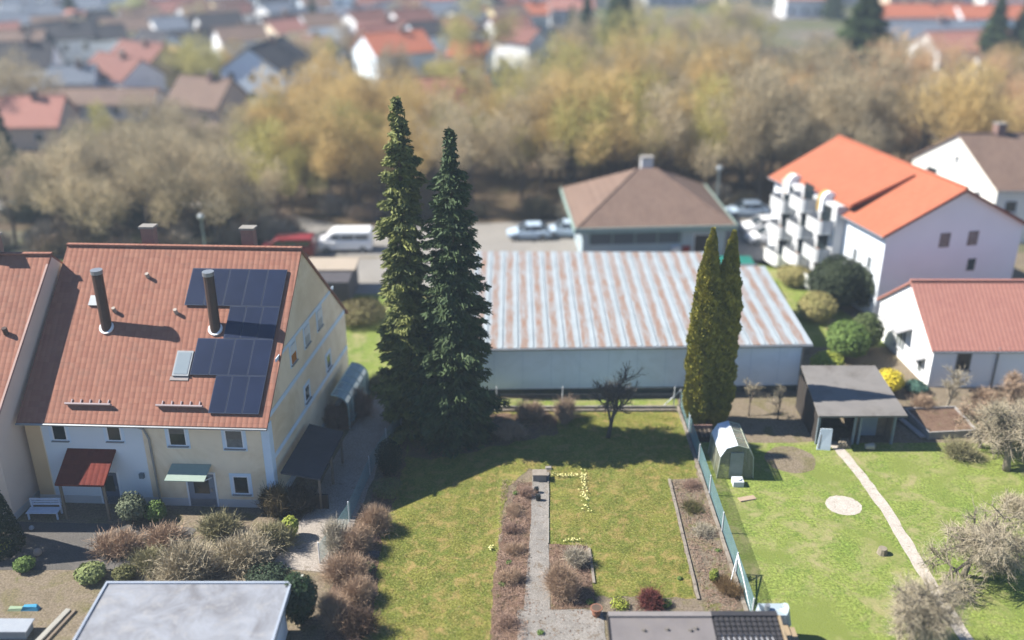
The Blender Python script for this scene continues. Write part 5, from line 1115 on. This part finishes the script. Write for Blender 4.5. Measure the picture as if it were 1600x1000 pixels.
# ---------------------------------------------------------------- the wood behind the street
CROWN = Mleaf('wood_twigs', (1.0, 1.0, 1.0), (.68, .67, .62), .35, obj=True, trans=.4)
protos = []
def wood_tree(seed, H=13.0, R0=3.6, n=3300, base=.28):
    rs = np.random.RandomState(seed); t = thing('deciduous_tree', 'x', 'tree', (0, 0, 0)); tr = MB()
    tr.tube([(0, 0, 0), (rs.normal(0, .1), rs.normal(0, .1), H * .3), (rs.normal(0, .3), rs.normal(0, .3), H * .62)], [.24, .18, .09], 7)
    cl = []
    for k in range(9):
        a = rs.uniform(0, 6.283); el = rs.uniform(.5, 1.25); L = H * rs.uniform(.34, .58); z0 = H * rs.uniform(.16, .42)
        e = np.array([math.cos(a) * math.cos(el) * L * R0 / 3.6, math.sin(a) * math.cos(el) * L * R0 / 3.6, z0 + math.sin(el) * L]); mid = np.array([e[0] * .45, e[1] * .45, z0 + (e[2] - z0) * .4])
        tr.tube([(0, 0, z0), tuple(mid), tuple(e)], [.10, .07, .02], 5); cl += [(e, rs.uniform(1.2, 2.3)), (mid * .4 + e * .6, rs.uniform(1.2, 2.2))]
    cl.append((np.array([0, 0, H * .82]), 1.9))
    tr.build('trunk', BARK, t, world=False)
    C_, D_ = [], []
    for c, r in cl:
        k = int(n * r * r / sum(q[1] ** 2 for q in cl)); d = unit(rs.normal(size=(k, 3))); rr = r * rs.uniform(.15, 1, k) ** .5
        C_.append(c + d * rr[:, None] * [1, 1, 1.15]); D_.append(d * .8 + rs.normal(0, .55, (k, 3)) + [0, 0, .7])
    C_ = np.concatenate(C_); D_ = unit(np.concatenate(D_)); l = rs.uniform(.45, 1.1, len(C_)); C_[:, 2] = np.maximum(C_[:, 2], .6)
    mass('crown', blades(C_, D_, l, rs.uniform(.04, .085, len(C_)), rs), CROWN, t); return t
protos = [wood_tree(s, H_, R_) for s, H_, R_ in ((1, 13, 3.6), (2, 12, 4.2), (3, 14, 3.3), (4, 12.5, 4.0), (5, 10.5, 3.6))]
used = [False] * 5
PAL = {'golden tan': (.62, .46, .20), 'yellow-olive': (.52, .47, .17), 'grey-brown': (.52, .43, .28), 'russet': (.62, .42, .24), 'dull brown': (.43, .36, .24), 'fresh lime': (.48, .50, .17)}
def put_tree(px, py, kind, where, sc=1.0, xyz=None):
    g = xyz or G(px, py); i = rnd.randrange(5); lab = f'{kind} leafless tree {where}'; s = sc * rnd.uniform(.9, 1.12); c = PAL[kind]; v = rnd.uniform(.85, 1.15); c = tuple(x * v for x in c)
    if not used[i]:
        used[i] = True; o = protos[i]; o.location = g; o.scale = (s, s, s); o.rotation_euler = (0, 0, rnd.uniform(0, 6)); o['label'] = lab; o['group'] = f'{kind} trees {where}'
        for ch in o.children:
            if ch.name.startswith('crown'): ch.color = (*c, 1)
    else: clone(protos[i], g, rnd.uniform(0, 6.28), (s, s, s * rnd.uniform(.92, 1.08)), lab, f'{kind} trees {where}', c)
# belt along the back street, by stretch: (x0, x1, y0, y1, count, kinds, where, scale)
belt = [(-47, -24, 86, 96, 13, ('dull brown', 'grey-brown'), 'close behind the two red-roofed terraces', .72),
        (-48, -22, 97, 116, 22, ('dull brown', 'grey-brown', 'yellow-olive', 'dull brown'), 'in the dark belt behind the terraces', .62),
        (-26, -8, 98, 122, 22, ('golden tan', 'golden tan', 'yellow-olive', 'dull brown'), 'in the clump left of the tall spruces', .84),
        (-9, 6, 99, 128, 18, ('yellow-olive', 'golden tan', 'grey-brown'), 'behind the tall spruces', .86),
        (5, 26, 101, 138, 29, ('yellow-olive', 'golden tan', 'grey-brown', 'golden tan'), 'behind the brown hip-roofed building', 1.0),
        (25, 46, 102, 140, 29, ('russet', 'golden tan', 'grey-brown', 'dull brown'), 'behind the orange-roofed house', 1.0),
        (46, 72, 104, 136, 24, ('russet', 'golden tan', 'dull brown'), 'behind the ivory gabled house', .9),
        (12, 46, 150, 205, 28, ('grey-brown', 'dull brown', 'grey-brown', 'yellow-olive'), 'in the far brown wood right of the town', .72),
        (-52, -30, 62, 80, 0, ('dull brown',), '', 1)]
clear = [(G(242, 303), 3.0), (G(1030, 270), 4.5), (G(725, 300), 4.5), (G(1035, 245), 5), (G(1035, 215), 5.5), (G(725, 250), 6.5), (G(415, 168), 9)]
for x0, x1, y0, y1, n, kinds, where, sc in belt:
    pts = []; tries = 0
    while len(pts) < n and tries < 4000:
        tries += 1; p = (rnd.uniform(x0, x1), rnd.uniform(y0, y1))
        if all(math.dist(p, q) > 3.1 for q in pts) and all(math.dist(p, c_[:2]) > r_ for c_, r_ in clear): pts.append(p)
    for p in pts: put_tree(0, 0, rnd.choice(kinds), where, sc, (p[0], p[1], 0))
for px, py, k, s, w_ in ((985, 150, 'yellow-olive', 1.0, 'standing alone above the far end of the belt'), (1060, 150, 'fresh lime', .8, 'beside the narrow dark conifer in the wood'), (755, 130, 'yellow-olive', 1.15, 'at the right edge of the town roofs'), (45, 200, 'grey-brown', .95, 'with bare limbs in front of the white houses at the far left'),
                    (20, 215, 'dull brown', .8, 'at the left edge beside the small red roof'), (320, 155, 'yellow-olive', .8, 'beside the dark-roofed beige house in the town'), (190, 70, 'yellow-olive', .8, 'among the far houses at the upper left'), (215, 55, 'fresh lime', .8, 'with a lime crown in front of the far apartment block'),
                    (480, 130, 'dull brown', .6, 'between the pale street and the white gabled house'), (140, 100, 'grey-brown', .7, 'behind the white house with the blue-grey roof'), (640, 60, 'grey-brown', .8, 'behind the red flat-topped building'), (320, 70, 'grey-brown', .8, 'among roofs below the blue apartment block'), (1450, 150, 'russet', .8, 'left of the white gable in the upper right'), (1560, 170, 'golden tan', .9, 'below the long rust roof at the upper right')):
    put_tree(px, py, k, w_, s)
# low scrub at the foot of the wood, along the street
SCR = Mleaf('scrub_twigs', (1, 1, 1), (.6, .6, .6), .8, obj=True)
sp = shrub('x', (0, 0), 1.6, 1.9, SCR, 380, 200, W=.05, spread=1.0, L=(.5, 1.1)); first = True
for i in range(90):
    x = rnd.uniform(-48, 50) if i < 62 else rnd.uniform(-46, -21); y = ((85 if x < -21 else 95.5) if x < 12 else 98) + (rnd.uniform(-.5, 12) if x < -21 else rnd.uniform(-.5, 3.5))
    side = 'left of the spruces' if x < -6 else ('behind the hall' if x < 22 else 'behind the orange-roofed house')
    c = rnd.choice([(.24, .18, .12), (.30, .21, .15), (.13, .11, .065), (.38, .33, .26)]); tn = {.24: 'brown', .30: 'reddish', .13: 'dark', .38: 'pale'}[c[0]]
    lab = f'{tn} scrub bush at the wood edge {side}'; gr = f'{tn} scrub {side}'
    o = sp if first else clone(sp, (x, y, 0), rnd.uniform(0, 6), (1, 1, 1)); first = False; s = rnd.uniform(.7, 1.3); o.location = (x, y, 0); o.scale = (s, s, s)
    o['label'] = lab; o['group'] = gr
    for ch in o.children: ch.color = (*c, 1)
# verge bushes at the left beyond the terraces
for i, (px, py, tn, c, s, l) in enumerate(((60, 335, 'pale', (.5, .44, .36), 1.2, 'pale tan bush beyond the left neighbour roof'), (105, 330, 'olive', (.3, .28, .12), 1.5, 'olive bush on the verge above the left ridge'), (180, 320, 'pale', (.5, .42, .34), 1.3, 'pinkish-pale bush below the dark car among the trees'), (30, 345, 'dark', (.1, .11, .06), 1.4, 'dark green-brown bush at the far left verge'), (140, 350, 'dark', (.08, .09, .05), 1.6, 'very dark bush above the ridge of the solar-panel house'), (210, 352, 'dark', (.07, .08, .05), 1.6, 'dark bush left of the ridge chimney'), (270, 350, 'dark', (.08, .08, .05), 1.5, 'dark bush between ridge chimney and street lamp'), (400, 372, 'red', (.3, .17, .12), 1.2, 'reddish bush right of the street lamp'))):
    o = clone(sp, G(px, py), i, (s, s, s), l, 'verge bushes beyond the terraces')
    for ch in o.children: ch.color = (*c, 1)

# dark conifers in the distance
def cone(label, loc, H, R0, seed=0, proto=None, color=(1, 1, 1)):
    if proto: return clone(proto, loc, seed, (R0 / 3, R0 / 3, H / 12), label, 'distant dark conifers', color)
    rs = np.random.RandomState(5); t = thing('conifer', label, 'conifer', loc, 'distant dark conifers'); n = 7000
    z = rs.beta(1, 1.6, n) * 12; r = 3 * (1 - z / 12.2) * (.55 + .45 * np.abs(np.sin(z * 2.4))) * (1 - np.abs(rs.normal(0, .2, n))); a = rs.uniform(0, 6.283, n)
    mass('crown', blades(np.stack([np.cos(a) * r, np.sin(a) * r, z + .4], 1), np.stack([np.cos(a), np.sin(a), np.full(n, -.4)], 1) + rs.normal(0, .4, (n, 3)), rs.uniform(.3, .7, n), rs.uniform(.14, .25, n), rs), Mleaf('far_needles', (.07, .10, .03), (.03, .05, .02), .4, obj=True), t)
    MB().tube([(0, 0, 0), (0, 0, 11)], [.25, .04], 7).build('trunk', BARK, t, world=False); t.scale = (R0 / 3, R0 / 3, H / 12); return t
k0 = cone('broad dark spruce above the right part of the wood', G(1335, 165), 16.5, 9.0)
for i, (px, py, H_, R_, l) in enumerate(((1543, 118, 13, 4.6, 'narrow pointed dark conifer in the upper right'), (1585, 118, 12, 5, 'greyer pointed conifer right of the narrow one in the upper right'), (965, 112, 16, 5.6, 'tall green conifer at the top centre'), (915, 100, 13, 3, 'dark conifer left of the tall green one at the top'), (1018, 150, 10, 1.6, 'very narrow dark conifer in the middle of the wood'), (493, 78, 10, 2.4, 'dark conifer beside the pale street in the town'), (117, 62, 11, 2.8, 'dark round-topped conifer at the upper left of the town'), (300, 128, 6, 2.6, 'low dark green conifer behind the yellow row houses'), (893, 62, 7, 2.4, 'small dark conifer above the wood left of the tall green one'), (5, 255, 10, 2, 'dark conifer at the left edge behind the small red roof'), (770, 40, 9, 3, 'dark rounded conifer above the town at the top centre'), (1300, 30, 12, 3, 'dark conifer between far houses at the top right'))):
    cone(l, G(px, py), H_, R_, i, k0)

# ---------------------------------------------------------------- the town
WM = {'white': WHITE, 'cream': CREAM, 'yellow': YELLOW, 'pale blue': PALEB, 'grey': GREYW, 'beige': BEIGE}
RMt = {'red': ROOF_RD, 'orange': ROOF_O, 'dark grey': ROOF_DK, 'brown': ROOF_BR, 'rust': ROOF_P, 'blue-grey': Mtile('bluegrey_tiles', '#7f8794', '#737c8b', '#8c95a2')}
TOWN = []
def town(px, py, deg, L, W_, he, hr, wc, rc, label, cat='house', name='town_house', chim=True, floors=2):
    """house whose near-left corner stands at that spot; deg turns the ridge from the x axis"""
    if py < 135: L *= .82; W_ *= .85; hr = he * .9 + (hr - he) * .72; he *= .9
    g = G(px, py); a = R(deg); TOWN.append(g); U = (math.cos(a), math.sin(a)); V = (-math.sin(a), math.cos(a))
    h = House(name, label, cat, (g[0], g[1]), U, V, L, W_, he, hr, WM[wc], RMt[rc], oe=.4, og=.3)
    for fl in range(floors):
        z = .9 + fl * 2.7
        if z + 1.3 > he + .3: break
        for face, ln in (('front', L), ('left', W_), ('right', W_)):
            if face == 'right' and deg > -20 and g[0] > 0: continue
            if face == 'left' and g[0] < 0 and deg < 20: continue
            k = max(2, int(ln / 3.2))
            for i in range(k): h.window(face, ln * (i + .5) / k, z, 1.1, 1.25, mull=0, sill=False)
    if chim: h.chimney(L * .6, W_ / 2 - .8, .7, .6, hr + .8)
    return h
town(446, 168, 76, 11, 10.0, 5.4, 8.6, 'pale blue', 'dark grey', 'pale blue-white house with a dark grey roof, its broad gable facing the golden trees')
town(265, 196, -20, 8, 8, 3.2, 6.2, 'beige', 'brown', 'beige house with a dark brown roof just left of the pale blue gable')
town(60, 190, 0, 16, 7, 2.6, 4.0, 'grey', 'brown', 'long low house with a flat grey-brown roof behind the dark belt of trees', chim=False, floors=1)
town(135, 158, -38, 11, 7, 4.6, 7.0, 'white', 'red', 'front unit of the staggered row houses, white with a dark red roof')
town(172, 142, -38, 11, 7, 5.0, 7.6, 'yellow', 'red', 'middle unit of the staggered row houses, yellow with a bright red roof')
town(212, 130, -38, 11, 7, 5.0, 7.6, 'yellow', 'rust', 'rear unit of the staggered row houses, yellow with a maroon roof')
town(85, 178, 10, 6, 6, 4.5, 6.4, 'pale blue', 'blue-grey', 'small bright blue-walled house at the left behind the trees')
town(62, 118, 30, 12, 10, 6.5, 9.5, 'white', 'dark grey', 'tall white house with a blue-grey roof at the upper left')
town(-12, 172, 12, 9, 9, 6, 9, 'white', 'dark grey', 'white house cut off by the left edge behind bare limbs')
town(-15, 125, 12, 11, 9, 6, 9, 'white', 'brown', 'pale house behind the white one at the left edge')
town(-25, 235, 3, 9.5, 8, 3.2, 6.0, 'beige', 'rust', 'small red-roofed house at the left edge behind the terraces')
town(560, 92, 3, 11, 9, 5, 8, 'white', 'red', 'long house with a brick-red roof left of the orange gables')
town(590, 128, 30, 13, 12, 5, 8.8, 'pale blue', 'orange', 'pale blue gable under an orange roof in the middle of the town')
town(700, 118, -12, 8, 8, 4, 6.5, 'pale blue', 'orange', 'smaller pale blue gable with an orange roof beside the dark hall')
town(645, 88, 0, 17, 10, 5, 6.2, 'grey', 'dark grey', 'wide low hall with a black shaded front in the middle of the town', cat='hall', name='town_hall_building', chim=False)
town(560, 55, 2, 18, 9, 6, 9, 'white', 'red', 'long white building with a thin red roof in the upper middle of the town')
town(650, 48, 4, 14, 9, 6, 9, 'cream', 'orange', 'orange-roofed cream house above the dark hall')
town(520, 62, 6, 9, 8, 5, 7.6, 'white', 'blue-grey', 'white house with blue-grey roof at the head of the pale street')
town(425, 82, 40, 10, 9, 5, 7.8, 'white', 'dark grey', 'white house behind the pale blue gable, with a dark roof')
town(452, 110, -30, 8, 8, 4.5, 7, 'pale blue', 'red', 'pale house with a maroon roof right behind the broad gable')
town(375, 92, 10, 11, 8, 4.6, 7.2, 'cream', 'brown', 'cream house with a brown roof below the blue apartment block')
town(250, 82, 14, 13, 8, 4.5, 7.4, 'white', 'dark grey', 'white house with a dark grey roof in the upper left quarter of the town')
town(160, 62, 8, 16, 9, 5, 7.5, 'white', 'blue-grey', 'white house with a blue-grey roof far up the left town')
town(278, 105, 24, 9, 8, 4.5, 7, 'grey', 'dark grey', 'grey house with a dark roof behind the yellow row houses')
town(48, 70, 30, 13, 11, 5.5, 9, 'white', 'blue-grey', 'white-walled house with a steep blue-grey roof in the far upper left')
town(0, 62, -6, 10, 8, 5, 8, 'grey', 'blue-grey', 'grey house with a bluish roof at the upper left edge')
town(740, 62, -4, 12, 8, 4.5, 7.5, 'cream', 'orange', 'cream house with an orange roof where the town meets the wood')
town(800, 52, 12, 10, 8, 4.5, 7.5, 'white', 'orange', 'white house with an orange roof above the wood')
town(860, 42, 3, 12, 8, 4.5, 7.5, 'grey', 'rust', 'grey house with a pinkish roof left of the far dark conifer')
town(664, 238, 14, 9, 9, 4.8, 8.4, 'white', 'rust', 'house with a salmon roof and white gable hidden in the wood behind the spruces')
town(1003, 222, 8, 6, 7, 4.6, 6.4, 'white', 'dark grey', 'bright white house glimpsed through the wood behind the brown hip-roofed building')
town(1380, 98, 3, 22, 9, 5, 8.4, 'cream', 'blue-grey', 'long cream house with a blue-grey roof at the upper right')
town(1462, 122, 14, 24, 10, 5, 8.6, 'white', 'rust', 'white gabled house with a long rust roof at the upper right edge')
town(1500, 62, 3, 18, 9, 5, 8, 'pale blue', 'orange', 'pale blue house with an orange roof behind the pointed conifers')
town(1370, 60, 2, 24, 9, 5, 8, 'white', 'orange', 'long orange-ridged house behind the blue-grey roof')
town(1385, 28, 4, 22, 10, 6, 9, 'cream', 'orange', 'cream house with an orange roof at the very top right')
town(1225, 28, 2, 12, 9, 5, 8, 'white', 'rust', 'small white house above the far wood')
town(1530, 165, -4, 14, 8, 4.5, 7, 'white', 'brown', 'white house half hidden by trees at the right edge of the wood')
town(1535, 25, -6, 12, 9, 5, 8, 'white', 'rust', 'white house with a pinkish roof at the top right corner')
# far apartment blocks
def block(px, py, L, W_, H_, wc, label, deg=0):
    g = G(px, py); t = thing('apartment_block', label, 'apartment block', (g[0], g[1], 0), None, R(deg)); b = lambda m, n, mt, p=None: m.build(n, mt, p or t, world=False)
    b(MB().box(0, L, 0, W_, 0, H_), 'wall', WM[wc]); b(MB().box(-.3, L + .3, -.3, W_ + .3, H_, H_ + .4), 'roof', RMt['blue-grey'])
    for f in range(int(H_ / 2.9)):
        z = .9 + f * 2.9; k = int(L / 3)
        for i in range(k): b(MB().box(L * (i + .2) / k, L * (i + .75) / k, -.05, .02, z, z + 1.5), 'window', M('far_trim_glass', (.22, .29, .36), (.3, .37, .44), .3, rough=.3))
        b(MB().box(.3, L - .3, -.9, -.06, z - .55, z - .4), 'balcony', WHITE)
block(335, 38, 34, 11, 15, 'pale blue', 'long pale blue apartment block across the top left of the town')
block(505, 26, 18, 11, 13, 'white', 'pale apartment block right of the long pale blue one at the top')
block(125, 45, 22, 10, 8, 'white', 'low pale block at the top left of the town')
block(228, 40, 18, 10, 9, 'pale blue', 'low bluish block between the two top left blocks')
for i, (px, py, l_, wc, rc) in enumerate(((20, 22, 14, 'grey', 'blue-grey'), (120, 20, 16, 'white', 'blue-grey'), (230, 18, 15, 'cream', 'brown'), (560, 18, 14, 'white', 'blue-grey'), (640, 20, 13, 'white', 'blue-grey'), (715, 22, 12, 'grey', 'blue-grey'), (790, 15, 15, 'white', 'blue-grey'), (880, 12, 14, 'cream', 'rust'), (1010, 10, 16, 'grey', 'brown'), (1130, 8, 16, 'cream', 'brown'), (1290, 8, 14, 'grey', 'rust'), (1450, 5, 15, 'white', 'red'), (1570, 2, 14, 'cream', 'rust'))):
    town(px, py, (i * 7) % 20 - 8, l_, 9, 5.5, 8.5, wc, rc, f"{wc} house, {rc} roof, farthest row, " + ('first', 'second', 'third', 'fourth', 'fifth', 'sixth', 'seventh', 'eighth', 'ninth', 'tenth', 'eleventh', 'twelfth', 'last')[i] + ' from the left', chim=False)
# farther rooftops and trees beyond, reading as a haze-softened spread
for i in range(26):
    x = -150 + i * 12.5 + rnd.uniform(-3, 3); y = rnd.uniform(262, 300)
    put_tree(0, 0, rnd.choice(('grey-brown', 'dull brown', 'yellow-olive')), 'beyond the farthest row of houses', .95, (x, y, 0))
# more roofs of the far quarters, closely packed
n_ = 0; tr_ = 0
while n_ < 105 and tr_ < 9000:
    tr_ += 1; px, py = rnd.uniform(-20, 780), rnd.uniform(26, 118)
    if 495 < px < 560 or (300 < px < 560 and py < 48): continue
    g = G(px, py)
    if any(math.dist(g[:2], q[:2]) < 8.2 for q in TOWN): continue
    wc, rc = rnd.choice((('white', 'blue-grey'), ('white', 'red'), ('pale blue', 'dark grey'), ('white', 'brown'), ('white', 'blue-grey'), ('cream', 'rust'), ('white', 'dark grey'), ('pale blue', 'brown'), ('yellow', 'brown')))
    h = town(px, py, rnd.choice((20, 30, 35, 45, 50, 60, -40)), rnd.uniform(7, 10), rnd.uniform(7, 8.5), 6.0, 8.6, wc, rc, f'small {wc} house with {rc} roof in the far town', chim=False, floors=1); h.t['group'] = 'small houses of the far town'; n_ += 1
n_ = 0
while n_ < 34:
    px, py = rnd.uniform(-10, 760), rnd.uniform(30, 150); g = G(px, py)
    if any(-1 < q[0] - g[0] + 5 < 12 and abs(q[1] - g[1]) < 9 for q in TOWN): continue
    n_ += 1; put_tree(px, py, rnd.choice(('grey-brown', 'yellow-olive', 'golden tan', 'dull brown')), 'between the town houses', rnd.uniform(.4, .62))
# town streets
sheet('road', [G(498, 150)[:2], G(548, 150)[:2], G(545, 45)[:2], G(512, 45)[:2]], .012, Mground('town_street', [(.3, (.42, .38, .34)), (.7, (.48, .45, .42))], .3, 6, .1))
sheet('road', [(-75, 163), (-8, 163), (-8, 167), (-75, 167)], .012, G_ROAD)
for i, (px, py, c, l) in enumerate(((505, 118, WHP, 'white car on the pale street in the town, left side'), (440, 118, M('yellow_paint', (.6, .42, .05)), 'yellow car in front of the pale street in the town'), (508, 132, REDP, 'reddish car at the near end of the pale street'), (262, 158, WHP, 'white car parked by the beige house in the town'), (538, 100, DKP, 'dark car on the right of the pale street in the town'))):
    car(l, G(px, py), .3 * i, c, group='cars in the town')

# ---------------------------------------------------------------- haze

import collections
def px_of(o):
    p = o.location; c, s = math.cos(PITCH), math.sin(PITCH); f = p.y * c - (p.z - CAM_H) * s; return p.x / f
ORD = 'first second third fourth fifth sixth seventh eighth ninth tenth eleventh twelfth thirteenth fourteenth fifteenth sixteenth seventeenth eighteenth nineteenth twentieth'.split()
byl = collections.defaultdict(list)
for o in bpy.data.objects:
    if o.parent is None and o.get('label') and not o.get('kind'): byl[o['label']].append(o)
for l, os_ in byl.items():
    if len(os_) < 2: continue
    os_.sort(key=px_of)
    for i, o in enumerate(os_):
        n = len(os_)
        o['label'] = (('leftmost ' if i == 0 else 'rightmost ' if i == n - 1 else ORD[i] + ' from left, ' if i < 20 else ORD[n - 1 - i] + ' from right, ') + l)
hz_ = MB().box(-400, 400, -50, 600, -1, 36).build('haze', bpy.data.materials.new('haze_air')); tag(hz_, kind='stuff')
hm = hz_.data.materials[0]; hm.use_nodes = True; hn = hm.node_tree; hn.nodes.remove(hn.nodes['Principled BSDF'])
pv = hn.nodes.new('ShaderNodeVolumePrincipled'); pv.inputs['Density'].default_value = .00062; pv.inputs['Color'].default_value = (.72, .86, 1.0, 1); pv.inputs['Anisotropy'].default_value = .2
hn.links.new(pv.outputs[0], hn.nodes['Material Output'].inputs['Volume'])
